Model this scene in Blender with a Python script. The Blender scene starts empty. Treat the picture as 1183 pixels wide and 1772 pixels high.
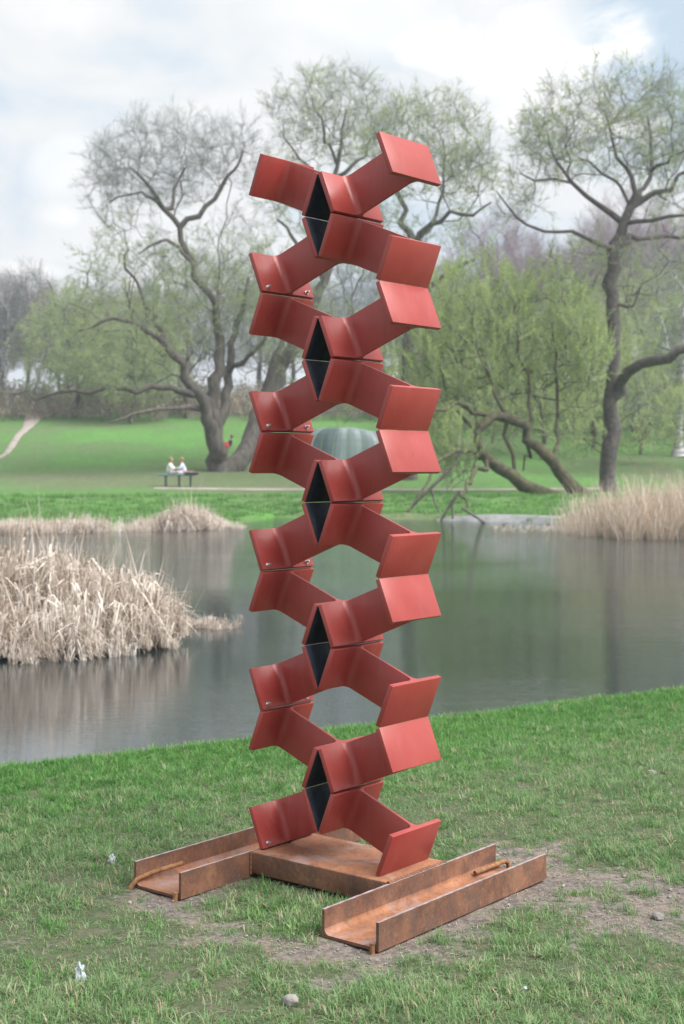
import bpy, bmesh, math, random
import numpy as np
from mathutils import Vector, Matrix, noise as mnoise

random.seed(7)
rng = np.random.default_rng(7)
sc = bpy.context.scene
col = sc.collection
R = math.radians

# ------------------------------------------------------------------ camera
F = 2465.0; U0 = 591.5; V0 = 808.3; CAMZ = 1.566
cam = bpy.data.cameras.new('camera'); camo = bpy.data.objects.new('camera', cam); col.objects.link(camo)
camo.location = (0, 0, CAMZ); camo.rotation_euler = (R(90), 0, 0)
cam.sensor_fit = 'AUTO'; cam.sensor_width = 36.0; cam.lens = F / 1772 * 36
cam.shift_y = -(886 - V0) / 1772
cam.clip_end = 2000; cam.clip_start = .1
cam.dof.use_dof = True; cam.dof.focus_distance = 5.15; cam.dof.aperture_fstop = 5.0
sc.camera = camo
sc.view_settings.view_transform = 'Standard'; sc.view_settings.look = 'None'
sc.view_settings.gamma = 1; sc.view_settings.use_curve_mapping = False
sc.view_settings.exposure = 1.2

# ------------------------------------------------------------------ world + sun
SUN_EL, SUN_AZ = R(52), R(115)     # azimuth clockwise from +Y (view direction)
w = bpy.data.worlds.new('World'); sc.world = w; w.use_nodes = True
nt = w.node_tree; nt.nodes.clear()
def wn(t, **k):
    n = nt.nodes.new(t)
    for a, b in k.items(): setattr(n, a, b)
    return n
def mathn(nt, op, a, b=None, c=None, clamp=False):
    n = nt.nodes.new('ShaderNodeMath'); n.operation = op; n.use_clamp = clamp
    for i, v in enumerate((a, b, c)):
        if v is None: continue
        if isinstance(v, (int, float)): n.inputs[i].default_value = v
        else: nt.links.new(v, n.inputs[i])
    return n.outputs[0]
def mixc(nt, f, a, b, mode='MIX'):
    n = nt.nodes.new('ShaderNodeMix'); n.data_type = 'RGBA'; n.blend_type = mode
    for i, v in ((0, f), (6, a), (7, b)):
        if isinstance(v, (int, float)): n.inputs[i].default_value = v
        elif isinstance(v, tuple): n.inputs[i].default_value = (*v[:3], 1)
        else: nt.links.new(v, n.inputs[i])
    return n.outputs[2]
def noisen(nt, vec, scale, detail=4, rough=.5, dist=0):
    n = nt.nodes.new('ShaderNodeTexNoise'); n.inputs['Scale'].default_value = scale
    n.inputs['Detail'].default_value = detail; n.inputs['Roughness'].default_value = rough
    n.inputs['Distortion'].default_value = dist
    if vec is not None: nt.links.new(vec, n.inputs['Vector'])
    return n.outputs['Fac']
def ramp(nt, fac, stops):
    n = nt.nodes.new('ShaderNodeValToRGB'); cr = n.color_ramp
    while len(cr.elements) < len(stops): cr.elements.new(.5)
    for e, (p, c) in zip(cr.elements, stops):
        e.position = p; e.color = (*c, 1) if isinstance(c, tuple) else (c, c, c, 1)
    nt.links.new(fac, n.inputs[0]); return n.outputs[0]
sky = wn('ShaderNodeTexSky', sky_type='NISHITA', sun_disc=False)
sky.sun_elevation = SUN_EL; sky.sun_rotation = SUN_AZ; sky.air_density = 1; sky.dust_density = 2
tc = wn('ShaderNodeTexCoord')
mp = wn('ShaderNodeMapping'); mp.inputs['Scale'].default_value = (1, 1, 1.9); mp.inputs['Location'].default_value = (.35, 0, .12)
nt.links.new(tc.outputs['Generated'], mp.inputs[0])
n1 = noisen(nt, mp.outputs[0], 7.5, 7, .52, .3)
n2 = noisen(nt, mp.outputs[0], 2.6, 5, .5, .2)
def blob(cx, cy, sx, sz, k):      # a bank of cloud standing in one direction of the sky
    X = (cx - U0) / F; Z = (V0 - cy) / F
    d = Vector((X, 1, Z)).normalized()
    s = wn('ShaderNodeVectorMath', operation='SUBTRACT'); nt.links.new(tc.outputs['Generated'], s.inputs[0]); s.inputs[1].default_value = d
    m = wn('ShaderNodeVectorMath', operation='MULTIPLY'); nt.links.new(s.outputs[0], m.inputs[0]); m.inputs[1].default_value = (1 / sx, 1 / sx, 1 / sz)
    l = wn('ShaderNodeVectorMath', operation='LENGTH'); nt.links.new(m.outputs[0], l.inputs[0])
    e = mathn(nt, 'ADD', l.outputs['Value'], mathn(nt, 'MULTIPLY', mathn(nt, 'SUBTRACT', n1, .5), 5.0))
    return mathn(nt, 'MULTIPLY', mathn(nt, 'MULTIPLY', mathn(nt, 'SUBTRACT', 1.0, e), 2.0, clamp=True), k)
cover = ramp(nt, n2, [(.30, .80), (.62, 1.0)])
shade = ramp(nt, n1, [(.36, (.53, .62, .71)), (.44, (.64, .70, .76)), (.51, (.74, .76, .775)), (.61, (.83, .825, .82))])
bl = mathn(nt, 'ADD', blob(905, 110, .075, .062, 1.2), mathn(nt, 'ADD', blob(120, 290, .026, .03, .45),
     mathn(nt, 'ADD', blob(115, 375, .022, .016, .8), mathn(nt, 'ADD', blob(50, 470, .035, .012, .8), blob(620, 20, .09, .03, .5)))))
bl = mathn(nt, 'MINIMUM', bl, 1.0)
cl = mixc(nt, bl, shade, (1.0, .985, .96))
skys = mixc(nt, 1.0, sky.outputs[0], (.085, .085, .085), 'MULTIPLY')
blue = mixc(nt, .8, skys, (.56, .69, .80))
hole = blob(1150, 60, .12, .06, .9)
cov2 = mathn(nt, 'SUBTRACT', cover, mathn(nt, 'MULTIPLY', hole, mathn(nt, 'SUBTRACT', 1.0, bl, clamp=True)), clamp=True)
tot = mixc(nt, cov2, blue, cl)
bg = wn('ShaderNodeBackground'); bg.inputs[1].default_value = .54
out = wn('ShaderNodeOutputWorld')
nt.links.new(tot, bg.inputs[0]); nt.links.new(bg.outputs[0], out.inputs[0])

sun = bpy.data.lights.new('sun', 'SUN'); sun.energy = 3.2; sun.angle = R(50); sun.color = (1, .975, .94)
suno = bpy.data.objects.new('sun', sun); col.objects.link(suno)
sd = Vector((math.sin(SUN_AZ) * math.cos(SUN_EL), math.cos(SUN_AZ) * math.cos(SUN_EL), math.sin(SUN_EL)))
suno.rotation_euler = sd.to_track_quat('Z', 'Y').to_euler()

# ------------------------------------------------------------------ helpers
def W(u, v, Y): return Vector(((u - U0) / F * Y, Y, CAMZ + (V0 - v) / F * Y))
def tag(o, label=None, cat=None, group=None, kind=None):
    if label: o['label'] = label
    if cat: o['category'] = cat
    if group: o['group'] = group
    if kind: o['kind'] = kind
    return o
def empty(name, loc=(0, 0, 0), rz=0, **k):
    o = bpy.data.objects.new(name, None); col.objects.link(o); o.location = loc; o.rotation_euler = (0, 0, rz)
    o.empty_display_size = .2
    return tag(o, **k)
def link(name, me, parent=None, mats=()):
    o = bpy.data.objects.new(name, me); col.objects.link(o)
    for m in mats: me.materials.append(m)
    if parent: o.parent = parent
    return o
def from_bm(name, bm, mat, parent=None, smooth=None):
    me = bpy.data.meshes.new(name); bm.normal_update(); bm.to_mesh(me); bm.free()
    if smooth is not None:
        me.shade_smooth()
        if smooth < 180: me.set_sharp_from_angle(angle=R(smooth))
    return link(name, me, parent, mat if isinstance(mat, (list, tuple)) else [mat])
def np_mesh(name, V, Fc, n, mi=None, smooth=False):
    """V (N,3); Fc (M,n) faces of n corners"""
    me = bpy.data.meshes.new(name); V = np.asarray(V, np.float32); Fc = np.asarray(Fc, np.int32)
    me.vertices.add(len(V)); me.vertices.foreach_set('co', V.ravel())
    me.loops.add(Fc.size); me.loops.foreach_set('vertex_index', Fc.ravel())
    me.polygons.add(len(Fc)); me.polygons.foreach_set('loop_start', np.arange(0, Fc.size, n, dtype=np.int32))
    me.polygons.foreach_set('loop_total', np.full(len(Fc), n, np.int32))
    if mi is not None: me.polygons.foreach_set('material_index', np.asarray(mi, np.int32))
    me.polygons.foreach_set('use_smooth', np.full(len(Fc), smooth))
    me.update(calc_edges=True); me.validate(); return me
def box(bm, x0, x1, y0, y1, z0, z1, M=None, mi=0):
    vs = [bm.verts.new((x, y, z)) for x in (x0, x1) for y in (y0, y1) for z in (z0, z1)]
    if M is not None:
        for v in vs: v.co = M @ v.co
    for f in ((0, 1, 3, 2), (4, 6, 7, 5), (0, 4, 5, 1), (2, 3, 7, 6), (0, 2, 6, 4), (1, 5, 7, 3)):
        bm.faces.new([vs[i] for i in f]).material_index = mi
    return vs
def tube_np(P, r, n=8, cap=True, wob=0):
    P = np.asarray(P, float); r = np.broadcast_to(r, (len(P),)).astype(float)
    T = np.gradient(P, axis=0); T /= np.linalg.norm(T, axis=1)[:, None] + 1e-9
    ref = np.array([0, 0, 1.]) if abs(T[0][2]) < .9 else np.array([1., 0, 0])
    V = []; a = np.arange(n) / n * 2 * np.pi
    X = np.cross(ref, T[0]); X /= np.linalg.norm(X)
    for i in range(len(P)):
        X = X - T[i] * (X @ T[i]); X /= np.linalg.norm(X) + 1e-9
        Yv = np.cross(T[i], X)
        rr = r[i] * (1 + (wob * rng.uniform(-1, 1, n) if wob else 0))
        V.append(P[i] + (np.cos(a) * rr)[:, None] * X + (np.sin(a) * rr)[:, None] * Yv)
    V = np.concatenate(V); Fc = []
    for i in range(len(P) - 1):
        for k in range(n): Fc.append((i * n + k, i * n + (k + 1) % n, (i + 1) * n + (k + 1) % n, (i + 1) * n + k))
    return V, np.array(Fc)
def join_np(parts):
    Vs, Fs, o = [], [], 0
    for V, Fc in parts: Vs.append(V); Fs.append(Fc + o); o += len(V)
    return np.concatenate(Vs), np.concatenate(Fs)
def mat(name, base=(.5, .5, .5), rough=.6, metal=0, spec=.5):
    m = bpy.data.materials.new(name); m.use_nodes = True; t = m.node_tree; p = t.nodes['Principled BSDF']
    p.inputs['Base Color'].default_value = (*base, 1); p.inputs['Roughness'].default_value = rough
    p.inputs['Metallic'].default_value = metal; p.inputs['Specular IOR Level'].default_value = spec
    return m, t, p
def coord(t, which='Object', scale=(1, 1, 1)):
    c = t.nodes.new('ShaderNodeTexCoord'); mpp = t.nodes.new('ShaderNodeMapping'); mpp.inputs['Scale'].default_value = scale
    t.links.new(c.outputs[which], mpp.inputs[0]); return mpp.outputs[0]
def geopos(t, scale=(1, 1, 1)):
    c = t.nodes.new('ShaderNodeNewGeometry'); mpp = t.nodes.new('ShaderNodeMapping'); mpp.inputs['Scale'].default_value = scale
    t.links.new(c.outputs['Position'], mpp.inputs[0]); return mpp.outputs[0]
def bump(t, p, h, strength, dist):
    b = t.nodes.new('ShaderNodeBump'); b.inputs['Strength'].default_value = strength; b.inputs['Distance'].default_value = dist
    t.links.new(h, b.inputs['Height']); t.links.new(b.outputs[0], p.inputs['Normal'])
def sstep(a, b, x):
    x = np.clip((np.asarray(x, float) - a) / (b - a), 0, 1); return x * x * (3 - 2 * x)
_G = rng.random((256, 256))
def vnoise(x, y, s=1.0):
    x = np.asarray(x, float) * s + 1000.3; y = np.asarray(y, float) * s + 1000.7
    xi = np.floor(x).astype(int); yi = np.floor(y).astype(int); fx = x - xi; fy = y - yi
    fx = fx * fx * (3 - 2 * fx); fy = fy * fy * (3 - 2 * fy)
    g = lambda i, j: _G[i % 256, j % 256]
    return (g(xi, yi) * (1 - fx) + g(xi + 1, yi) * fx) * (1 - fy) + (g(xi, yi + 1) * (1 - fx) + g(xi + 1, yi + 1) * fx) * fy
def fbm(x, y, s, o=4):
    r = 0; a = 1; tt = 0
    for i in range(o): r = r + a * vnoise(x, y, s * 2 ** i); tt += a; a *= .5
    return r / tt

# ------------------------------------------------------------------ terrain functions
ZW = -.30
def near_shore(X): return 8.75 + .62 * 20 * np.tanh(np.asarray(X, float) / 20) + .14 * (fbm(X, X * 0, .9) - .5)
def far_shore(X): return np.interp(X, [-90, -12, -7, -3.5, -2.5, 3, 6, 7.5, 9, 12, 90], [36, 41, 42, 46, 53, 50.5, 48, 44, 40, 38, 34]) + .8 * (vnoise(X, 0 * X, .6) - .5)
PHI = .6776; SS = 1.1
Av = np.array([math.sin(PHI), math.cos(PHI)]); Bv = np.array([math.cos(PHI), -math.sin(PHI)]); ORI = np.array([-.082, 4.8]) * SS
def gp(u, v):            # pixel of the photo -> point on the flat lawn
    Y = F * CAMZ / (v - V0); return np.array([(u - U0) / F * Y, Y])
SOIL = [(gp(230, 1620), .30, .12, .5), (gp(700, 1690), .40, .10, .55), (gp(300, 1565), .30, .14, .9), (gp(620, 1650), .36, .16, 1.0), (gp(760, 1610), .30, .14, .9), (gp(905, 1560), .26, .17, .9),
        (gp(1000, 1530), .45, .30, 1.05), (gp(1120, 1560), .40, .26, .9), (gp(930, 1480), .30, .25, .8), (gp(420, 1620), .45, .14, .45), (gp(1183, 1600), .4, .2, .7),
        (gp(110, 1600), .3, .14, .4), (gp(500, 1740), .3, .09, .4), (gp(330, 1600), .3, .10, .55), (gp(600, 1700), .35, .1, .6), (gp(880, 1700), .5, .06, .3),
        (gp(1130, 1350), .3, .3, .3), (gp(860, 1470), .25, .2, .5)]
def soil(x, y):
    x = np.asarray(x, float); y = np.asarray(y, float); m = np.zeros_like(x)
    for (c, rx, ry, k) in SOIL: m = np.maximum(m, k * np.exp(-(((x - c[0]) / rx) ** 2 + ((y - c[1]) / ry) ** 2)))
    m = .9 * m + 1.15 * (fbm(x, y, 7.5) - .50)
    a = (x - ORI[0]) * Av[0] + (y - ORI[1]) * Av[1]; b = (x - ORI[0]) * Bv[0] + (y - ORI[1]) * Bv[1]
    for bc in (-.42, .475):   # worn strip round the two channels
        d = np.maximum(np.abs(a - .12) - .54, np.abs(b - bc) - .13)
        m = m + .35 * np.clip(1 - np.maximum(d, 0) / .07, 0, 1)
    return m
def height(x, y):
    x = np.asarray(x, float); y = np.asarray(y, float)
    ns = near_shore(x); fs = far_shore(x)
    z = .035 * (fbm(x, y, .45) - .5) * sstep(0, 1.5, np.abs(y - 5) - 1.2)
    nb = 1 - sstep(0, .8, y - ns + .25)
    z = z * nb - 1.0 * (1 - nb)
    low = -1.0 + .87 * sstep(-2.5, 1.2, y - fs)
    far = np.interp(y, [54, 60, 75, 85, 100, 130, 170, 260, 600], [0, .30, .45, 1.33, 2.9, 6.2, 8.2, 12, 16])
    far = far + sstep(8, 40, x) * sstep(75, 140, y) * 2.2 + .25 * (fbm(x, y, .07, 3) - .5) * sstep(60, 80, y)
    lf = sstep(53, 60, y)
    zf = low * (1 - lf) + far * lf
    return np.where(y > 25, zf, z)
def hz(x, y): return float(height(np.array([x]), np.array([y]))[0])

# ------------------------------------------------------------------ materials
def m_ground():
    m, t, p = mat('ground', rough=.95, spec=.15)
    g = geopos(t)
    at = t.nodes.new('ShaderNodeAttribute'); at.attribute_name = 'soil'
    nf = noisen(t, g, 38, 6, .7); nm = noisen(t, g, 7, 5, .6); nl = noisen(t, g, .09, 4, .6)
    so = ramp(t, nf, [(.28, (.075, .062, .056)), (.5, (.165, .142, .128)), (.72, (.29, .255, .235))])
    so = mixc(t, ramp(t, nm, [(.45, 0.), (.7, .6)]), so, (.27, .215, .165))
    th = ramp(t, nf, [(.3, (.050, .068, .036)), (.7, (.115, .140, .075))])
    th = mixc(t, ramp(t, nm, [(.50, 0.), (.68, .7)]), th, (.150, .128, .098))
    near = mixc(t, ramp(t, mathn(t, 'ADD', at.outputs['Fac'], mathn(t, 'MULTIPLY', mathn(t, 'SUBTRACT', nf, .5), .9)), [(.30, 0.), (.62, 1.)]), th, so)
    nff = noisen(t, geopos(t, (1, .35, 1)), .55, 5, .65)
    lawn = ramp(t, mathn(t, 'ADD', mathn(t, 'MULTIPLY', nl, .75), mathn(t, 'MULTIPLY', nff, .3)), [(.36, (.135, .155, .085)), (.48, (.100, .185, .060)), (.62, (.095, .245, .050)), (.8, (.15, .21, .09))])
    b = t.nodes.new('ShaderNodeAttribute'); b.attribute_name = 'bare'
    lawn = mixc(t, mathn(t, 'MULTIPLY', b.outputs['Fac'], ramp(t, nff, [(.3, .5), (.7, 1.)])), lawn, (.155, .145, .10))
    nh = noisen(t, geopos(t, (1, .4, 1)), 3.2, 6, .8)
    lawn = mixc(t, ramp(t, nh, [(.42, 0.), (.66, .6)]), lawn, (.060, .105, .040))
    lawn = mixc(t, ramp(t, nh, [(.30, .5), (.44, 0.)]), lawn, (.20, .24, .12))
    fr = t.nodes.new('ShaderNodeAttribute'); fr.attribute_name = 'far'
    c = mixc(t, fr.outputs['Fac'], near, lawn)
    t.links.new(c, p.inputs['Base Color'])
    bump(t, p, mathn(t, 'ADD', nf, mathn(t, 'MULTIPLY', nm, .8)), .8, .02)
    return m
def m_red():
    m, t, p = mat('red_paint', rough=.36, spec=.5)
    g = geopos(t); o = coord(t)
    n1 = noisen(t, g, 3.5, 5, .6); n2 = noisen(t, o, 60, 4, .7); n3 = noisen(t, geopos(t, (9, 9, 1.1)), 3, 5, .7)
    c = mixc(t, ramp(t, n1, [(.35, 0.), (.7, 1.)]), (.285, .036, .030), (.35, .058, .050))
    c = mixc(t, mathn(t, 'MULTIPLY', ramp(t, n3, [(.52, 0.), (.75, 1.)]), .15), c, (.44, .20, .20))
    c = mixc(t, ramp(t, n2, [(.74, 0.), (.80, .6)]), c, (.45, .16, .15))
    oi = t.nodes.new('ShaderNodeObjectInfo')
    c = mixc(t, mathn(t, 'MULTIPLY', oi.outputs['Random'], .35), c, (.28, .052, .042))
    run = noisen(t, geopos(t, (26, 26, 1.6)), 2, 4, .7)
    c = mixc(t, ramp(t, run, [(.56, 0.), (.74, .5)]), c, (.20, .035, .035))
    t.links.new(c, p.inputs['Base Color'])
    t.links.new(ramp(t, n1, [(.3, .30), (.7, .46)]), p.inputs['Roughness'])
    bump(t, p, noisen(t, g, 5, 2, .5), .12, .02)
    return m
def m_black():
    m, t, p = mat('black_paint', rough=.45)
    g = geopos(t)
    n = noisen(t, g, 22, 5, .7)
    t.links.new(ramp(t, n, [(.35, (.014, .018, .028)), (.62, (.032, .040, .058)), (.8, (.075, .085, .105))]), p.inputs['Base Color'])
    return m
def m_rust(name, light=0):
    m, t, p = mat(name, rough=.82, spec=.3)
    g = geopos(t)
    n1 = noisen(t, g, 6, 6, .65, .4); n2 = noisen(t, g, 70, 5, .75); n3 = noisen(t, geopos(t, (1, 1, .4)), 14, 5, .7, .6)
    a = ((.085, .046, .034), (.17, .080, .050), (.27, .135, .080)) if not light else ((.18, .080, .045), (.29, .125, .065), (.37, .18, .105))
    c = ramp(t, n1, [(.32, a[0]), (.52, a[1]), (.72, a[2])])
    c = mixc(t, ramp(t, n3, [(.50, 0.), (.66, .65 if not light else .35)]), c, (.090, .068, .058))
    c = mixc(t, ramp(t, n2, [(.50, 0.), (.72, .55)]), c, (.050, .034, .030))
    c = mixc(t, ramp(t, n2, [(.26, .55), (.42, 0.)]), c, (.46, .22, .10))
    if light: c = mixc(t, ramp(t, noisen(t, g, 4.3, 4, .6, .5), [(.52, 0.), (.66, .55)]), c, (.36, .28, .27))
    t.links.new(c, p.inputs['Base Color'])
    bump(t, p, mathn(t, 'ADD', n2, n3), .5, .003)
    return m
def m_simple(name, c1, c2, scale, rough=.8, bs=0, bd=.01, stretch=(1, 1, 1), spec=.3, metal=0, objc=False):
    m, t, p = mat(name, rough=rough, spec=spec, metal=metal)
    g = coord(t, 'Object', stretch) if objc else geopos(t, stretch)
    n = noisen(t, g, scale, 5, .65)
    t.links.new(ramp(t, n, [(.33, c1), (.67, c2)]), p.inputs['Base Color'])
    if bs: bump(t, p, n, bs, bd)
    return m
def m_leaf(name, cs, trans=.35, rough=.55):
    """cs: three colours drawn per instance"""
    m, t, p = mat(name, rough=rough, spec=.25)
    oi = t.nodes.new('ShaderNodeObjectInfo')
    n = noisen(t, geopos(t), .35, 3, .6)
    f = mathn(t, 'ADD', mathn(t, 'MULTIPLY', oi.outputs['Random'], .55), mathn(t, 'MULTIPLY', n, .45))
    c = ramp(t, f, [(.2, cs[0]), (.5, cs[1]), (.8, cs[2])])
    t.links.new(c, p.inputs['Base Color'])
    tr = t.nodes.new('ShaderNodeBsdfTranslucent'); t.links.new(c, tr.inputs[0])
    mx = t.nodes.new('ShaderNodeMixShader'); mx.inputs[0].default_value = trans
    t.links.new(p.outputs[0], mx.inputs[1]); t.links.new(tr.outputs[0], mx.inputs[2])
    t.links.new(mx.outputs[0], t.nodes['Material Output'].inputs[0])
    return m
M = {}
M['ground'] = m_ground(); M['red'] = m_red(); M['black'] = m_black()
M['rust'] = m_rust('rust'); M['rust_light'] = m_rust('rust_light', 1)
M['cut_edge'] = m_simple('cut_edge', (.20, .15, .14), (.36, .30, .31), 40, .55)
M['steel'] = m_simple('steel', (.45, .45, .46), (.7, .7, .7), 50, .3, metal=.9)
M['rebar'] = m_simple('rebar', (.13, .065, .038), (.33, .16, .07), 60, .85, .5, .002)
M['bark'] = m_simple('bark', (.058, .052, .048), (.155, .138, .12), 5, .95, .9, .08, (1, 1, .3))
M['bark_moss'] = m_simple('bark_moss', (.034, .032, .026), (.115, .11, .058), 4, .95, .9, .08)
M['bark_dark'] = m_simple('bark_dark', (.060, .052, .052), (.14, .12, .115), 5, .95, .7, .08)
M['bark_birch'] = m_simple('bark_birch', (.12, .11, .11), (.62, .62, .64), 2.2, .8, 0, .01, (.4, .4, 2))
M['grass'] = m_leaf('grass', [(.135, .24, .105), (.195, .325, .135), (.28, .40, .19)], .4)
M['grass_bright'] = m_leaf('grass_bright', [(.085, .21, .060), (.120, .28, .070), (.18, .36, .10)], .4)
M['grass_dry'] = m_leaf('grass_dry', [(.26, .20, .13), (.36, .29, .20), (.42, .36, .26)], .2)
M['reed'] = m_leaf('reed', [(.46, .38, .32), (.64, .56, .49), (.78, .72, .66)], .15, .7)
M['reed_dark'] = m_leaf('reed_dark', [(.20, .15, .11), (.30, .23, .17), (.36, .29, .22)], .1, .8)
M['reed_tan'] = m_leaf('reed_tan', [(.44, .35, .26), (.56, .46, .35), (.66, .57, .46)], .2, .7)
M['twig'] = m_leaf('twig', [(.15, .165, .175), (.20, .215, .22), (.26, .275, .27)], 0, .9)
M['twig_purple'] = m_leaf('twig_purple', [(.22, .175, .20), (.28, .225, .25), (.33, .27, .29)], 0, .9)
M['leaf'] = m_leaf('leaf', [(.30, .36, .18), (.38, .45, .20), (.45, .52, .24)], .45)
M['leaf_bright'] = m_leaf('leaf_bright', [(.33, .42, .16), (.42, .52, .18), (.50, .59, .24)], .5)
M['leaf_grey'] = m_leaf('leaf_grey', [(.14, .17, .10), (.19, .22, .13), (.25, .28, .17)], .3)
M['stone'] = m_simple('stone', (.15, .14, .13), (.28, .26, .24), 25, .9, .5, .004)
M['pale_grey'] = m_simple('pale_grey', (.17, .18, .18), (.27, .27, .27), 3, .9)
M['path'] = m_simple('path', (.24, .205, .18), (.36, .31, .28), 1.2, .95)

# ------------------------------------------------------------------ ground, water, paths
def spread(lo, hi, step, far_lo, far_hi, g=1.09):
    a = list(np.arange(lo, hi + 1e-6, step)); s = step
    while a[-1] < far_hi: s = min(s * g, 1e9); a.append(a[-1] + s)
    s = step
    while a[0] > far_lo: s *= g; a.insert(0, a[0] - s)
    return np.array(a)
gx = spread(-3.6, 4.4, .04, -420, 420, 1.11)
gy = np.concatenate([spread(3.2, 11, .04, -120, 11, 1.2), np.arange(11.3, 36, 1.2), np.arange(36, 62, .3), np.arange(62, 140, 1.5), 140 + 2 * 1.12 ** np.arange(0, 48)])
GX, GY = np.meshgrid(gx, gy); Zg = height(GX, GY); so = soil(GX, GY)
Zg = Zg + np.where(GY < 20, (.012 * (fbm(GX, GY, 9, 3) - .5) - .008 * np.clip(so, 0, 1)), 0)
V = np.stack([GX, GY, Zg], -1).reshape(-1, 3); nx = len(gx); ny = len(gy)
ii, jj = np.meshgrid(np.arange(nx - 1), np.arange(ny - 1)); k0 = (jj * nx + ii).ravel()
me = np_mesh('ground', V, np.stack([k0, k0 + 1, k0 + nx + 1, k0 + nx], 1), 4, smooth=True)
at = me.attributes.new('soil', 'FLOAT', 'POINT'); at.data.foreach_set('value', so.ravel().astype(np.float32))
at = me.attributes.new('far', 'FLOAT', 'POINT'); at.data.foreach_set('value', sstep(20, 30, GY).ravel().astype(np.float32))
UU = U0 + GX / np.maximum(GY, 1) * F
bare = np.exp(-(((GX + 10) / 9) ** 2 + ((GY - 79) / 7) ** 2)) * .9 + np.exp(-(((GX + 2) / 7) ** 2 + ((GY - 74) / 7) ** 2)) * .8
bare = np.maximum(bare, sstep(.0, .8, far_shore(GX) + 3.4 - GY) * sstep(-3, -1, GX) * .95)
bare = np.clip(bare + (GY > 30) * .9 * (fbm(GX, GY, .22) - .50), 0, 1)
at = me.attributes.new('bare', 'FLOAT', 'POINT'); at.data.foreach_set('value', bare.ravel().astype(np.float32))
tag(link('ground', me, None, [M['ground']]), kind='structure')

def m_water():
    m, t, p = mat('water', (.012, .022, .025), .03, spec=.5); p.inputs['IOR'].default_value = 2.1
    g1 = geopos(t, (.55, 1.7, 1)); a = noisen(t, g1, 5.5, 4, .6, .5); b = noisen(t, geopos(t, (.35, 1, 1)), 1.1, 3, .5, .8); c = noisen(t, g1, 19, 3, .6)
    area = ramp(t, noisen(t, geopos(t, (.35, .5, 1)), .16, 3, .6), [(.42, .30), (.60, 1.)])
    sy = t.nodes.new('ShaderNodeSeparateXYZ'); t.links.new(geopos(t), sy.inputs[0])
    mr = t.nodes.new('ShaderNodeMapRange'); mr.interpolation_type = 'SMOOTHSTEP'; t.links.new(sy.outputs['Y'], mr.inputs[0]); mr.inputs[1].default_value = 13; mr.inputs[2].default_value = 26; mr.inputs[3].default_value = .55; mr.inputs[4].default_value = .75
    gust = ramp(t, mathn(t, 'ADD', mathn(t, 'MULTIPLY', sy.outputs['Y'], .02), mathn(t, 'MULTIPLY', noisen(t, geopos(t, (.3, .6, 1)), .35, 3, .6), .12)), [(.48, 0.), (.58, 1.), (.78, 1.), (.90, .15)])
    area = mathn(t, 'MULTIPLY', area, mathn(t, 'ADD', mr.outputs[0], mathn(t, 'MULTIPLY', gust, 2.2)))       # sheltered calm water behind the reed bed
    hgt = mathn(t, 'MULTIPLY', mathn(t, 'ADD', mathn(t, 'ADD', a, mathn(t, 'MULTIPLY', b, 1.4)), mathn(t, 'MULTIPLY', c, .9)), area)
    bump(t, p, hgt, .8, .0056)
    return m
M['water'] = m_water()
xs = np.linspace(-120, 120, 121); bm = bmesh.new(); prev = None
for x in xs:
    a = bm.verts.new((x, float(near_shore(np.array([x]))[0]) - .6 if abs(x) < 100 else -6, ZW)); b = bm.verts.new((x, 57.5, ZW))
    if prev: bm.faces.new((prev[0], a, b, prev[1]))
    prev = (a, b)
tag(from_bm('pond_water', bm, M['water']), kind='structure')

def ribbon(name, pts, widths, mat_, dz=.05, steps=60):
    pts = np.array(pts, float); s = np.linspace(0, len(pts) - 1, steps)
    X = np.interp(s, range(len(pts)), pts[:, 0]); Y = np.interp(s, range(len(pts)), pts[:, 1]); Wd = np.interp(s, range(len(pts)), widths)
    d = np.stack([np.gradient(X), np.gradient(Y)], 1); d /= np.linalg.norm(d, axis=1)[:, None]; nn = np.stack([-d[:, 1], d[:, 0]], 1)
    VV = []; 
    for k in range(steps):
        for q in (-1, -.6, -.2, .2, .6, 1):
            ww = Wd[k] / 2 * q * (1 + .5 * (vnoise(k * .9, q * 3 + 9) - .5)); x = X[k] + nn[k, 0] * ww; y = Y[k] + nn[k, 1] * ww
            VV.append((x, y, hz(x, y) + dz * (1 - .9 * abs(q) ** 3)))
    Fc = [(k * 6 + q, k * 6 + q + 1, k * 6 + q + 7, k * 6 + q + 6) for k in range(steps - 1) for q in range(5)]
    return tag(link(name, np_mesh(name, VV, Fc, 4, smooth=True), None, [mat_]), kind='structure')
ribbon('dirt_path', [(-23, 82), (-22.2, 88), (-22.4, 95), (-23.6, 102), (-25, 110), (-26, 118), (-27.6, 127), (-29, 138)], [.3, .35, .4, .5, .6, .8, 1.4, 2.4], M['path'], .10)
ribbon('gravel_path', [(-9.5, 72.5), (-7, 72), (-4, 71.5), (0, 71.5), (6, 72), (14, 74)], [.6, 1.6, 2.2, 1.8, 1.4, 1.0], M['path'], .08)
ribbon('pale_shore_strip', [(2.2, 50.2), (4, 49.8), (5.4, 49.3), (6.8, 47.8), (7.8, 45)], [.5, 1.3, 1.6, 1.5, .8], M['pale_grey'], .07)  # flat pale grey strip along the far shoreline

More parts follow.
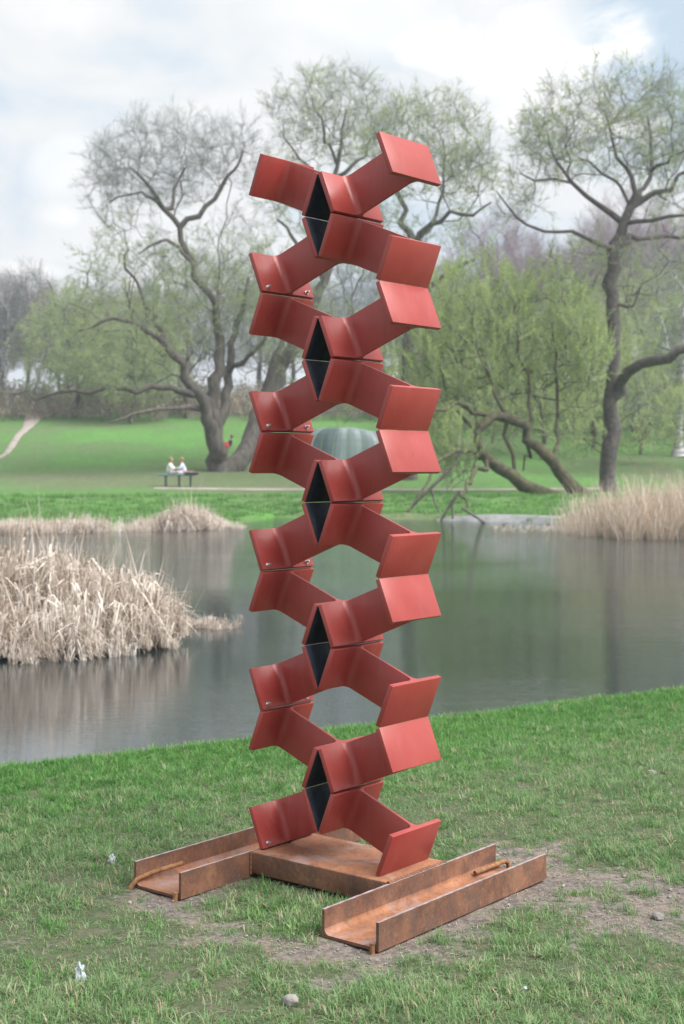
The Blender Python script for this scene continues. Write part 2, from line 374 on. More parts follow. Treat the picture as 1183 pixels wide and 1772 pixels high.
# ------------------------------------------------------------------ scatter (geometry nodes, only for stuff)
def proto(name, V, Fc, mats, mi=None, n=4, smooth=False):
    me = np_mesh(name, V, Fc, n, mi, smooth)
    for m in mats: me.materials.append(m)
    o = bpy.data.objects.new(name, me); o.use_fake_user = True
    return o
def scatter(name, P, rot, scl, idx, protos, parent=None, **tags):
    P = np.asarray(P, np.float32); me = bpy.data.meshes.new(name); me.vertices.add(len(P)); me.vertices.foreach_set('co', P.ravel())
    a = me.attributes.new('rot', 'FLOAT_VECTOR', 'POINT'); a.data.foreach_set('vector', np.asarray(rot, np.float32).ravel())
    a = me.attributes.new('scl', 'FLOAT', 'POINT'); a.data.foreach_set('value', np.asarray(scl, np.float32).ravel())
    a = me.attributes.new('idx', 'INT', 'POINT'); a.data.foreach_set('value', np.asarray(idx, np.int32).ravel())
    o = link(name, me, parent)
    g = bpy.data.node_groups.new(name + '_scatter', 'GeometryNodeTree')
    g.interface.new_socket('Geometry', in_out='INPUT', socket_type='NodeSocketGeometry'); g.interface.new_socket('Geometry', in_out='OUTPUT', socket_type='NodeSocketGeometry')
    gi = g.nodes.new('NodeGroupInput'); go = g.nodes.new('NodeGroupOutput'); ip = g.nodes.new('GeometryNodeInstanceOnPoints')
    jn = g.nodes.new('GeometryNodeJoinGeometry')
    for p in reversed(protos):
        oi = g.nodes.new('GeometryNodeObjectInfo'); oi.inputs['Object'].default_value = p; oi.inputs['As Instance'].default_value = True
        g.links.new(oi.outputs['Geometry'], jn.inputs[0])
    def named(n, ty):
        q = g.nodes.new('GeometryNodeInputNamedAttribute'); q.data_type = ty; q.inputs['Name'].default_value = n
        return [s for s in q.outputs if s.enabled and s.name == 'Attribute'][0]
    g.links.new(gi.outputs[0], ip.inputs['Points']); g.links.new(jn.outputs[0], ip.inputs['Instance'])
    ip.inputs['Pick Instance'].default_value = True
    g.links.new(named('idx', 'INT'), ip.inputs['Instance Index'])
    e2r = g.nodes.new('FunctionNodeEulerToRotation'); g.links.new(named('rot', 'FLOAT_VECTOR'), e2r.inputs[0])
    g.links.new(e2r.outputs[0], ip.inputs['Rotation']); g.links.new(named('scl', 'FLOAT'), ip.inputs['Scale'])
    g.links.new(ip.outputs[0], go.inputs[0])
    md = o.modifiers.new('scatter', 'NODES'); md.node_group = g
    return tag(o, **tags)
def rot_to(D, roll=None):
    """euler turning +Z onto each direction"""
    out = []
    for d in D:
        q = Vector(d).to_track_quat('Z', 'Y'); q = q @ Matrix.Rotation(random.uniform(0, 6.28), 4, 'Z').to_quaternion()
        out.append(tuple(q.to_euler()))
    return out

# ---- grass tufts
def blade(base, az, L, wd, bend, seg=3):
    d = np.array([math.cos(az), math.sin(az), 0]); s = np.array([-d[1], d[0], 0]); V = []
    for i in range(seg + 1):
        f = i / seg; a = bend * f
        h = L * f * math.cos(a * .8); r = L * f * math.sin(a * .8)
        c = base + d * r + np.array([0, 0, h]); ww = wd * (1 - f ** 1.6) * .5 + .0002
        V += [c - s * ww, c + s * ww]
    Fc = [(2 * i, 2 * i + 1, 2 * i + 3, 2 * i + 2) for i in range(seg)]
    return np.array(V), np.array(Fc)
def tuft(n, rad, L0, L1, wd, bmax, dry, mA, name):
    parts = []; mi = []
    for i in range(n):
        r = rad * math.sqrt(random.random()); a = random.uniform(0, 6.28)
        b = blade(np.array([r * math.cos(a), r * math.sin(a), -.004]), a + random.gauss(0, 1.1), random.uniform(L0, L1), wd * random.uniform(.7, 1.3), random.uniform(.3, bmax))
        parts.append(b); mi += [1 if random.random() < dry else 0] * len(b[1])
    V, Fc = join_np(parts); return proto(name, V, Fc, [mA, M['grass_dry']], mi)
tufts = [tuft(16, .040, .015, .040, .0028, 2.0, .16, M['grass'], 'grass_tuft') for _ in range(5)] + \
        [tuft(20, .03, .03, .065, .0034, 1.8, .06, M['grass'], 'grass_tuft_tall') for _ in range(3)] + \
        [tuft(18, .04, .025, .050, .0036, 1.8, .03, M['grass_bright'], 'grass_tuft_bright') for _ in range(3)] + \
        [tuft(10, .05, .02, .06, .0022, 1.9, 1.0, M['grass'], 'grass_tuft_dry') for _ in range(2)]
N = 125000
x = rng.uniform(-3.4, 4.4, N); y = rng.uniform(3.4, 11.8, N)
keep = (y < near_shore(x) + .16) & (np.abs(x + .1) < .34 * y + .35)
x, y = x[keep], y[keep]; s = soil(x, y)
a_ = (x - ORI[0]) * Av[0] + (y - ORI[1]) * Av[1]; b_ = (x - ORI[0]) * Bv[0] + (y - ORI[1]) * Bv[1]
inbase = ((a_ > -.43) & (a_ < .67) & (((b_ > -.57) & (b_ < -.29)) | ((b_ > .33) & (b_ < .62)))) | ((a_ > -.03) & (a_ < .33) & (np.abs(b_) < .37))
clump = fbm(x, y, 3.2, 3)
dens = np.clip(1.12 - 1.2 * np.clip(s, 0, 1), .06, 1) * np.clip(.55 + 1.1 * (clump - .35) + .4 * sstep(6.5, 8, y), .25, 1)
keep = (rng.random(len(x)) < dens) & ~inbase
x, y, clump, s = x[keep], y[keep], clump[keep], s[keep]
z = height(x, y) - .004
dsh = near_shore(x) - y
pb = sstep(2.6, .3, dsh) * .85 + .08
r = rng.random(len(x)); idx = np.where(r < pb, rng.integers(8, 11, len(x)), np.where(rng.random(len(x)) < .55 * sstep(.45, .68, clump) + .06, rng.integers(5, 8, len(x)), rng.integers(0, 5, len(x))))
idx = np.where(rng.random(len(x)) < .05, rng.integers(11, 13, len(x)), idx)
rot = np.stack([rng.normal(0, .12, len(x)), rng.normal(0, .12, len(x)), rng.uniform(0, 6.28, len(x))], 1)
scl = rng.uniform(.55, 1.1, len(x)) * (1 + .25 * (clump - .5)) * (1 + .25 * sstep(1.2, .2, dsh)) * np.where(s > .4, .75, 1)
print('tufts', len(x))
scatter('lawn_grass', np.stack([x, y, z], 1), rot, scl, idx, tufts, kind='stuff', label='short uneven green grass on the near bank round the rusty base')
# grit and crumbs of earth on the bare patches
grit = []
for k in range(4):
    bm = bmesh.new(); bmesh.ops.create_icosphere(bm, subdivisions=1, radius=.5)
    for v in bm.verts: v.co *= random.uniform(.7, 1.2); v.co.z *= .6
    V = np.array([v.co[:] for v in bm.verts]); Fc = np.array([[v.index for v in f.verts] for f in bm.faces]); bm.free()
    grit.append(proto('crumb', V, Fc, [M['stone'] if k < 2 else M['path']], None, 3))
N = 60000; x = rng.uniform(-2.5, 3.2, N); y = rng.uniform(3.5, 7.5, N); s = soil(x, y)
a_ = (x - ORI[0]) * Av[0] + (y - ORI[1]) * Av[1]; b_ = (x - ORI[0]) * Bv[0] + (y - ORI[1]) * Bv[1]
inb = ((a_ > -.41) & (a_ < .66) & (((b_ > -.55) & (b_ < -.295)) | ((b_ > .35) & (b_ < .6))))
k = (rng.random(N) < sstep(.25, .8, s) * .45) & ~inb; x, y = x[k], y[k]
scatter('soil_crumbs', np.stack([x, y, height(x, y) - .002], 1), rng.uniform(0, 6, (len(x), 3)) * [0, 0, 1], rng.uniform(.003, .010, len(x)) * (1 + (rng.random(len(x)) < .03) * 1.6),
        rng.integers(0, 4, len(x)), grit, kind='stuff', label='loose crumbs and grit on the bare earth round the base')

# ---- reeds
def reed_clump(n, H0, H1, wd, broken, mats, name, spreadr=.12):
    parts = []; mi = []
    for i in range(n):
        r = spreadr * math.sqrt(random.random()); a = random.uniform(0, 6.28); L = random.uniform(H0, H1)
        P = [np.array([r * math.cos(a), r * math.sin(a), -.05])]
        az = a + random.gauss(0, 1.0); tilt = abs(random.gauss(.12, .16)); d = np.array([math.cos(az) * math.sin(tilt), math.sin(az) * math.sin(tilt), math.cos(tilt)])
        if random.random() < broken:
            k = random.uniform(.35, .8); P.append(P[0] + d * L * k)
            az2 = az + random.gauss(0, .7); t2 = random.uniform(1.6, 2.9); d2 = np.array([math.cos(az2) * math.sin(t2), math.sin(az2) * math.sin(t2), math.cos(t2)])
            P.append(P[1] + d2 * .04 + d * .02); P.append(P[1] + d2 * L * (1 - k) * random.uniform(.7, 1.4))
        else:
            P.append(P[0] + d * L * .5); P.append(P[0] + d * L + np.array([math.cos(az), math.sin(az), -.3]) * random.uniform(0, .12) * L)
        P = np.array(P); sd = np.array([-math.sin(az + random.gauss(0, .9)), math.cos(az + random.gauss(0, .9)), 0]); V = []
        ww = wd * random.uniform(.5, 1.4)
        for q, pt in enumerate(P):
            f = ww * (1 if q < len(P) - 1 else .25) * .5; V += [pt - sd * f, pt + sd * f]
        b = (np.array(V), np.array([(2 * q, 2 * q + 1, 2 * q + 3, 2 * q + 2) for q in range(len(P) - 1)]))
        parts.append(b); mi += [0 if random.random() < .78 else 1] * len(b[1])
    V, Fc = join_np(parts); return proto(name, V, Fc, mats, mi)
rc = [reed_clump(34, .30, .95, .017, .85, [M['reed'], M['reed_dark']], 'reed_clump', .16) for _ in range(6)] + \
     [reed_clump(3, 1.0, 1.45, .010, .05, [M['reed_tan'], M['reed']], 'reed_stalks', .10) for _ in range(3)] + \
     [reed_clump(14, .15, .35, .012, .3, [M['grass_bright'], M['reed_dark']], 'sedge_clump') for _ in range(2)]
def reeds(name, n, fx, label, sc0=1.0, tall=.05, sedge=.03, protos=rc):
    P = []; ss = []
    while len(P) < n:
        q = fx()
        if q is None: continue
        P.append(q[:3]); ss.append(q[3])
    P = np.array(P); nn = len(P); r = rng.random(nn)
    idx = np.where(r < tall, rng.integers(6, 9, nn), np.where(r > 1 - sedge, rng.integers(9, 11, nn), rng.integers(0, 6, nn)))
    rot = np.stack([rng.normal(0, .16, nn), rng.normal(0, .16, nn), rng.uniform(0, 6.28, nn)], 1)
    scatter(name, P, rot, np.array(ss) * sc0 * rng.uniform(.75, 1.2, nn), idx, protos, kind='stuff', label=label)
def isl():
    x = random.uniform(-6.5, -1.15); y = random.uniform(13.2, 17.0)
    # mound ends in a rounded tip near x=-1.45, y=14.2
    e = ((x + 4.4) / 2.75) ** 2; hw = 1.75 * math.sqrt(max(0, 1 - e)) if x > -4.4 else 1.75
    dy = abs(y - 15.0) / (hw + 1e-6) if hw > .05 else 9
    if dy > 1: return None
    core = (1 - dy ** 2) * (1 - (max(0, x + 3.2) / 2) ** 2 * .55)
    if random.random() > .35 + .65 * core: return None
    return (x, y, ZW - .02 + .22 * core, (.42 + .46 * core) * (.58 + .85 * float(vnoise(x, y, 1.7))) * (1 - .35 * float(sstep(-2.6, -1.7, x))))
reeds('reed_bed', 1500, isl, 'pale dry broken reeds standing in the pond on the left', 1.0, .07, .04)
def tip():
    x = random.uniform(-1.9, -1.22); y = random.gauss(16.6, .14)
    return (x, y, ZW - .02, .22)
reeds('reed_debris', 60, tip, 'low raft of reed debris beside the left reed bed', 1.0, 0, .4)
def farL():
    x = random.uniform(-13, -3.0); y0 = 39.2 + (x + 9) * .62 if x > -9 else 39.2
    y = y0 + abs(random.gauss(0, 1.1)); dens = .35 + .65 * float(vnoise(x, 0, .8))
    if -6.9 < x < -6.1 and random.random() < .8: return None
    if random.random() > dens: return None
    hh = .55 + .5 * math.exp(-((x + 4.7) / .5) ** 2) + .3 * (float(vnoise(x, 3, 1.3)) - .5) - .35 * float(sstep(-4.0, -3.1, x))
    return (x, y, max(hz(x, y), ZW) - .02, hh)
reeds('far_reed_bed', 1300, farL, 'pale reeds along the far shore below the lawn, left', 1.05, .04, .03)
rt = [reed_clump(16, .7, 1.7, .016, .18, [M['reed_tan'], M['reed']], 'tall_reed_clump', .2) for _ in range(6)] + rc[6:9] + rc[9:11]
def farR():
    x = random.uniform(5.2, 13); y = random.uniform(36.0, 41.5)
    lo = 36.6 + max(0, 7.2 - x) * 2.2
    if y < lo or y > lo + 3.6: return None
    d = float(sstep(5.7, 8.0, x))
    if random.random() > d: return None
    return (x, y, ZW - .05, .45 + .42 * d + .25 * (float(vnoise(x, 1, .9)) - .5) + .12 * (y - lo) * .6)
reeds('tan_reed_bed', 1300, farR, 'tall tan reeds at the water edge below the tall right willow', 1.0, .06, .05, rt)
def debris():
    x = random.uniform(4.5, 8.5); y = random.uniform(41, 44.5)
    return (x, y, ZW - .03, .22)
reeds('reed_litter', 160, debris, 'flattened reed litter lying in shallow water left of the tan reeds', 1.0, 0, .1)
# grass on the far bank
N = 9000; x = rng.uniform(-26, 24, N); y = rng.uniform(41, 62, N); k = (y > far_shore(x) + .4) & (rng.random(N) < .3 + .7 * fbm(x, y, .5)); x, y = x[k], y[k]
bankg = [tuft(34, .22, .08, .26, .018, 1.4, .06, M['grass_bright'], 'bank_grass') for _ in range(4)]
scatter('bank_grass', np.stack([x, y, height(x, y) - .02], 1), np.stack([x * 0, x * 0, rng.uniform(0, 6, len(x))], 1), rng.uniform(.6, 1.3, len(x)), rng.integers(0, 4, len(x)), bankg, kind='stuff', label='bright green grass on the far bank of the pond')

# ------------------------------------------------------------------ steel column
D, WF, L, TH = .2801 * SS, .2745 * SS, .1463 * SS, .3806
TF, TW, FR = .019, .012, .026
L += .0028 * SS / math.cos(TH); GAP, ZT, G0 = .0001 * SS, .8509 * SS, .0012
c_, s_ = math.cos(TH), math.sin(TH); HP = L * c_ + D * s_ + GAP
ZB = (.8509 * SS - 4 * 2 * HP) - L * c_ - D * s_ - GAP / 2 + CAMZ       # foot of the column
def beam_mesh():
    prof = []
    def fil(cx, cy, a0, a1):
        for i in range(7):
            a = a0 + (a1 - a0) * i / 6; prof.append((cx + FR * math.cos(a), cy + FR * math.sin(a)))
    h = WF / 2; w2 = TW / 2
    prof += [(0, -h), (TF, -h)]                                  # (n, a)
    fil(TF + FR, -w2 - FR, math.pi, math.pi / 2)
    fil(D - TF - FR, -w2 - FR, math.pi / 2, 0)
    prof += [(D - TF, -h), (D, -h), (D, h), (D - TF, h)]
    fil(D - TF - FR, w2 + FR, 0, -math.pi / 2)
    fil(TF + FR, w2 + FR, -math.pi / 2, -math.pi)
    prof += [(TF, h), (0, h)]
    # drop the duplicated corner points
    bm = bmesh.new(); lo = [bm.verts.new((n, a, -L / 2)) for n, a in prof]; hi = [bm.verts.new((n, a, L / 2)) for n, a in prof]
    k = len(prof)
    bm.faces.new(lo[::-1]); bm.faces.new(hi)
    for i in range(k):
        f = bm.faces.new((lo[i], lo[(i + 1) % k], hi[(i + 1) % k], hi[i]))
        if i == k - 1: f.material_index = 1
    bmesh.ops.recalc_face_normals(bm, faces=bm.faces)
    ed = [e for e in bm.edges if e.calc_face_angle(0) > R(60)]
    bmesh.ops.bevel(bm, geom=ed, offset=.0016, segments=2, affect='EDGES', profile=.5)
    me = bpy.data.meshes.new('beam_section'); bm.to_mesh(me); bm.free()
    me.shade_smooth(); me.set_sharp_from_angle(angle=R(28))
    me.materials.append(M['red']); me.materials.append(M['black']); return me
def bolt_mesh():
    bm = bmesh.new()
    bmesh.ops.create_cone(bm, cap_ends=True, segments=20, radius1=.0095, radius2=.0095, depth=.003, matrix=Matrix.Translation((0, 0, .0015)))
    bmesh.ops.create_cone(bm, cap_ends=True, segments=6, radius1=.0072, radius2=.0072, depth=.006, matrix=Matrix.Translation((0, 0, .0065)))
    bmesh.ops.create_cone(bm, cap_ends=True, segments=12, radius1=.005, radius2=.004, depth=.007, matrix=Matrix.Translation((0, 0, .0135)))
    me = bpy.data.meshes.new('bolt'); bm.to_mesh(me); bm.free(); me.materials.append(M['steel']); return me
bmesh_beam = beam_mesh(); bmesh_bolt = bolt_mesh()
foot = Vector((*(ORI + Av * WF / 2), ZB))
sculpt = empty('steel_sculpture', foot, label='tall red column of ten stacked pairs of tilted steel beam pieces with black inner faces', cat='sculpture')
A3 = Vector((*Av, 0)); B3 = Vector((*Bv, 0)); Z3 = Vector((0, 0, 1)); O3 = Vector((*ORI, 0))
for layer in range(1, 11):
    zc = CAMZ + ZT - 2 * ((layer - 1) // 2) * HP; up = layer % 2 == 1
    for side in (1, -1):
        X = B3 * side * c_ + Z3 * (s_ if up else -s_); Yv = A3 * side; Zv = X.cross(Yv)
        pos = O3 + B3 * side * (G0 + .5 * L * s_) + A3 * WF / 2 + Z3 * (zc + (1 if up else -1) * (.5 * L * c_ + GAP / 2))
        Mx = Matrix((X, Yv, Zv)).transposed().to_4x4(); Mx.translation = pos
        o = bpy.data.objects.new('beam_section', bmesh_beam); col.objects.link(o); o.parent = sculpt
        o.matrix_local = Matrix.Translation(-foot) @ Mx
        if side == -1 and not up:
            for yy in (WF * .40, -WF * .36):
                b = bpy.data.objects.new('bolt', bmesh_bolt); col.objects.link(b); b.parent = o
                b.matrix_local = Matrix.Translation((D - TF, yy, -L * .40)) @ Matrix.Rotation(R(-90), 4, 'Y')
# ------------------------------------------------------------------ rusty base
base = empty('rusty_base', (*ORI, 0), label='low rusty steel base of two channels joined by a flat plate box on the grass', cat='base')
MB = Matrix((Vector((*Av, 0)), Vector((*-Bv, 0)), Vector((0, 0, 1)))).transposed().to_4x4()   # local x = A, y = -B
def blocal(o): o.parent = base; o.matrix_local = MB; return o
def channel(b0, b1, a0, a1, zt):
    tf, tw, r = .011, .010, .020; prof = [(b0, zt), (b0, .0)]
    prof += [(b1, 0), (b1, zt), (b1 - tf, zt)]
    for i in range(6):
        a = 0 - i / 5 * math.pi / 2; prof.append((b1 - tf - r + r * math.cos(a), tw + r + r * math.sin(a)))
    for i in range(6):
        a = -math.pi / 2 - i / 5 * math.pi / 2; prof.append((b0 + tf + r + r * math.cos(a), tw + r + r * math.sin(a)))
    prof.append((b0 + tf, zt)); k = len(prof); bm = bmesh.new(); NS = 40
    rings = []
    for i in range(NS + 1):
        a = a0 + (a1 - a0) * i / NS
        rings.append([bm.verts.new((a, -b, z + (.0006 * math.sin(i * 2.1 + q) if z > .05 else 0))) for q, (b, z) in enumerate(prof)])
    for i in range(NS):
        for q in range(k):
            f = bm.faces.new((rings[i][q], rings[i][(q + 1) % k], rings[i + 1][(q + 1) % k], rings[i + 1][q]))
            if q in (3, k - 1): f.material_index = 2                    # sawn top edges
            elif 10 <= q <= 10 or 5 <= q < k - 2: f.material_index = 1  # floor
    for rr in (rings[0], rings[-1]):
        f = bm.faces.new(rr)
    bmesh.ops.recalc_face_normals(bm, faces=bm.faces)
    bmesh.ops.triangulate(bm, faces=[f for f in bm.faces if len(f.verts) > 4])
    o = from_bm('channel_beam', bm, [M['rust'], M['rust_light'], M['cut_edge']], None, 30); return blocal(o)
ch1 = channel(-.553, -.306, -.405, .65, ZB - .002); tag(ch1, 'channel with a bent bar at its near end, left of the column')
ch2 = channel(.352, .590, -.400, .65, ZB - .004); tag(ch2, 'channel on the right with a short bar at its far end')
bm = bmesh.new(); box(bm, -.035, .322, -.350, .304, .014, ZB)
bmesh.ops.bevel(bm, geom=list(bm.edges), offset=.006, segments=3, affect='EDGES', profile=.5)
bmesh.ops.recalc_face_normals(bm, faces=bm.faces)
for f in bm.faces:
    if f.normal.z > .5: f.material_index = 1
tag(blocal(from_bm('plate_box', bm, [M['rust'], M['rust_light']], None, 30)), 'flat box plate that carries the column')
def bead(p0, p1, r, name='weld_bead'):
    n = int((Vector(p1) - Vector(p0)).length / (r * 1.1)); parts = []
    P = np.array([Vector(p0).lerp(Vector(p1), i / n)[:] for i in range(n + 1)]); rr = r * (1 + .3 * np.sin(np.arange(n + 1) * 2.2) + rng.uniform(-.2, .2, n + 1))
    V_, F_ = tube_np(P, rr, 8); return blocal(link(name, np_mesh(name, V_, F_, 4, smooth=True), None, [M['rust']]))
bead((-.036, .303, .012), (-.036, .303, ZB - .002), .0055); bead((-.036, -.349, .012), (-.036, -.349, ZB - .008), .0055)
bead((-.034, -.3525, ZB - .003), (.32, -.3525, ZB - .003), .006)
def rebar(P, name, label):
    P = np.array(P); s = np.linspace(0, len(P) - 1, 60); P = np.stack([np.interp(s, range(len(P)), P[:, i]) for i in range(3)], 1)
    for _ in range(4): P[1:-1] = (P[:-2] + P[2:] + 2 * P[1:-1]) / 4
    r = .0088 * (1 + .10 * np.sin(np.arange(60) * 2.3)); V_, F_ = tube_np(P, r, 10)
    bm = bmesh.new(); vs = [bm.verts.new(v) for v in V_]
    for f in F_: bm.faces.new([vs[i] for i in f])
    bm.faces.new(vs[:10][::-1]); bm.faces.new(vs[-10:])
    bmesh.ops.recalc_face_normals(bm, faces=bm.faces)
    o = from_bm(name, bm, M['rebar'], None, 60); return tag(o, label, 'steel bar', 'rusty ground pins in the base channels')
def ab(a, b, z): q = ORI + Av * a + Bv * b; return (q[0], q[1], z)
rebar([ab(-.435, -.552, -.06), ab(-.432, -.55, .0), ab(-.405, -.535, .035), ab(-.33, -.52, .048), ab(-.20, -.505, .054)], 'rebar_pin', 'ribbed rusty bar bent over the near end of the left channel')
rebar([ab(.47, .385, .026), ab(.56, .388, .027), ab(.665, .392, .03), ab(.69, .394, .022), ab(.70, .395, -.03)], 'rebar_pin', 'short rusty bar at the far end of the right channel')
rebar([ab(-.412, .572, -.05), ab(-.411, .571, .0), ab(-.408, .57, .028)], 'rebar_pin', 'rusty bar stub upright at the near end of the right channel')
rebar([ab(-.418, -.325, -.05), ab(-.417, -.325, .0), ab(-.414, -.325, .026)], 'rebar_pin', 'rusty bar stub upright at the near end of the left channel')

# ------------------------------------------------------------------ litter and stones
def rock(name, uv, size, label, cat, m, flat=.6, seed=0, z=None, sub=3, amp=.35):
    p = gp(*uv); bm = bmesh.new(); bmesh.ops.create_icosphere(bm, subdivisions=sub, radius=1)
    for v in bm.verts:
        n = mnoise.fractal(v.co * 1.6 + Vector((seed, 0, 0)), 1, 2, 4); v.co *= 1 + amp * n; v.co = Vector((v.co.x * size[0], v.co.y * size[1], v.co.z * size[2]))
    o = from_bm(name, bm, m, None, 180 if amp < .5 else 25); o.location = (p[0], p[1], hz(*p) + (size[2] * flat if z is None else z)); o.rotation_euler = (0, 0, seed); return tag(o, label, cat)
M['plastic'] = m_simple('plastic', (.34, .37, .41), (.56, .60, .64), 60, .3, .4, .004)
rock('stone', (502, 1738), (.028, .022, .018), 'rounded grey stone in the grass at the bottom edge', 'stone', M['stone'], .5, 3)
rock('stone', (1128, 1338), (.035, .02, .01), 'flat brown stone in the grass at the right, near the pond bank', 'stone', M['stone'], .4, 5)
rock('stone', (1138, 1588), (.028, .02, .012), 'pale stone on bare earth at the right edge', 'stone', M['stone'], .4, 8)
rock('stone', (908, 1713), (.008, .007, .006), 'tiny white pebble in the grass below the right channel', 'stone', M['plastic'], .9, 2)
rock('stone', (98, 1709), (.010, .007, .006), 'tiny pale pebble beside the crumpled plastic at lower left', 'stone', M['stone'], .9, 4)
rock('plastic_scrap', (138, 1696), (.015, .014, .028), 'crumpled clear plastic scrap standing in the grass, lower left', 'litter', M['plastic'], .75, 6, amp=.8)
rock('plastic_scrap', (193, 1494), (.011, .011, .020), 'small white plastic scrap in the grass left of the rusty base', 'litter', M['plastic'], .8, 9, amp=.8)

# ------------------------------------------------------------------ trees
def spray(kind, mats, name, spl=1.0):
    """twig with side twigs and small leaves, about 1 m long along +Z. kind: (n side, leaf n, leaf len, leaf width, droop)"""
    ns, nl, ll, lw, droop = kind; parts = []; mi = []; tips = []
    def tw(P, r):
        V_, F_ = tube_np(P, r, 3); parts.append((V_, F_)); mi.extend([0] * len(F_)); tips.append(np.array(P))
    z = np.linspace(0, 1, 5); cv = random.uniform(-.15, .15); stem = np.stack([cv * z ** 2, random.uniform(-.12, .12) * z ** 2, z], 1)
    tw(stem, np.linspace(.0065, .0028, 5))
    for i in range(ns):
        f = random.uniform(.08, .95); p = stem[int(f * 4)] * (1 - (f * 4) % 1) + stem[min(4, int(f * 4) + 1)] * ((f * 4) % 1)
        az = random.uniform(0, 6.28); el = random.uniform(.35, 1.0) * spl; ln = random.uniform(.3, .75) * (1.1 - .5 * f)
        d = np.array([math.cos(az) * math.sin(el), math.sin(az) * math.sin(el), math.cos(el)])
        q = p + d * ln * .5; e = q + (d + np.array([0, 0, .35 - droop])) * ln * .5
        tw([p, q, e], [.0032, .0026, .0018])
    for i in range(nl):
        P = random.choice(tips); k = random.randrange(len(P) - 1); p = P[k] + (P[k + 1] - P[k]) * random.random()
        az = random.uniform(0, 6.28); el = random.uniform(.2, 1.5); d = np.array([math.cos(az) * math.sin(el), math.sin(az) * math.sin(el), math.cos(el)]); s = np.cross(d, rng.normal(size=3)); s /= np.linalg.norm(s)
        l = ll * random.uniform(.6, 1.3); w_ = lw * random.uniform(.7, 1.3)
        parts.append((np.array([p, p + d * l * .5 + s * w_ / 2, p + d * l, p + d * l * .5 - s * w_ / 2]), np.array([[0, 1, 2, 3]]))); mi.append(1)
    V_, F_ = join_np(parts); return proto(name, V_, F_, mats, mi)
SP = {
 'bare': [spray((16, 16, .05, .025, 0), [M['twig'], M['leaf_grey']], 'twig_bare') for _ in range(4)],
 'bud': [spray((10, 105, .07, .032, 0), [M['twig'], M['leaf']], 'twig_bud') for _ in range(4)],
 'green': [spray((8, 110, .085, .035, 0), [M['twig'], M['leaf_bright']], 'twig_green') for _ in range(4)],
 'weep': [spray((8, 110, .08, .032, .5), [M['twig'], M['leaf']], 'twig_weep') for _ in range(4)],
 'shoot': [spray((7, 80, .075, .030, 0), [M['twig'], M['leaf_bright']], 'twig_shoot', .28) for _ in range(4)],
 'purple': [spray((16, 0, .05, .02, 0), [M['twig_purple'], M['twig_purple']], 'twig_purple') for _ in range(4)],
}
def grow(limbs, atts, bf=.35, jit=.12, step=.7):
    """limbs: list of (points, radii); atts: (n,3) points to reach. Returns nodes, parent, radius"""
    P, par, rad = [], [], []
    chains = []
    for pts, rr in limbs:
        pts = np.array(pts, float); rr = np.array(rr, float)
        seg = np.linalg.norm(np.diff(pts, axis=0), axis=1); s = np.concatenate([[0], np.cumsum(seg)]); n = max(3, int(s[-1] / step))
        t_ = np.linspace(0, s[-1], n + 1); q = np.stack([np.interp(t_, s, pts[:, i]) for i in range(3)], 1); r_ = np.interp(t_, s, rr)
        for _ in range(2): q[1:-1] = (q[:-2] + q[2:] + 2 * q[1:-1]) / 4
        q[1:-1] += rng.normal(0, jit * 1.0, q[1:-1].shape)
        if P:
            d = np.linalg.norm(np.array(P) - q[0], axis=1); k = int(d.argmin())
            if d[k] < 3.5: q[0] = P[k]
        else: k = -1
        chains.append((q, r_))
        for i in range(len(q)):
            if i == 0: par.append(k if P else -1)
            else: par.append(len(P) - 1)
            P.append(q[i]); rad.append(r_[i])
    nl = len(P); P = np.array(P); par = list(par); path = np.zeros(nl)
    for i in range(nl):
        path[i] = 0 if par[i] < 0 else path[par[i]] + np.linalg.norm(P[i] - P[par[i]])
    allow = np.array(rad) < max(rad) * .55
    A = np.array(atts); best = np.full(len(A), 1e9); bi = np.zeros(len(A), int)
    for i in range(nl):
        if not allow[i]: continue
        c = np.linalg.norm(A - P[i], axis=1) + bf * path[i] * .5; m = c < best; best[m] = c[m]; bi[m] = i
    nodes = [p for p in P]; pth = list(path); done = np.zeros(len(A), bool); newp = []
    for _ in range(len(A)):
        j = int(np.where(done, 1e9, best).argmin()); done[j] = True; k = bi[j]; d = A[j] - nodes[k]; ln = np.linalg.norm(d)
        m = max(1, int(ln / .9)); prev = k
        # leave the parent along its own heading, then bend to the target
        hp = nodes[k] - nodes[par[k]] if par[k] >= 0 else np.array([0, 0, 1.]); hp = hp / (np.linalg.norm(hp) + 1e-6)
        for q in range(1, m + 1):
            f = q / m; pt = nodes[k] + d * f + hp * ln * .28 * math.sin(math.pi * f) * (1 - f * .4) + (rng.normal(0, jit, 3) if q < m else 0)
            nodes.append(pt); par.append(prev); pth.append(pth[prev] + ln / m); prev = len(nodes) - 1
            c = np.linalg.norm(A - pt, axis=1) + bf * pth[prev] * .5; mm = (c < best) & ~done; best[mm] = c[mm]; bi[mm] = prev
    nodes = np.array(nodes); par = np.array(par); cnt = np.zeros(len(nodes)); kids = np.bincount(par[par >= 0], minlength=len(nodes)); cnt[kids == 0] = 1
    for i in range(len(nodes) - 1, nl - 1, -1): cnt[par[i]] += cnt[i]
    return nodes, par, cnt, nl, chains
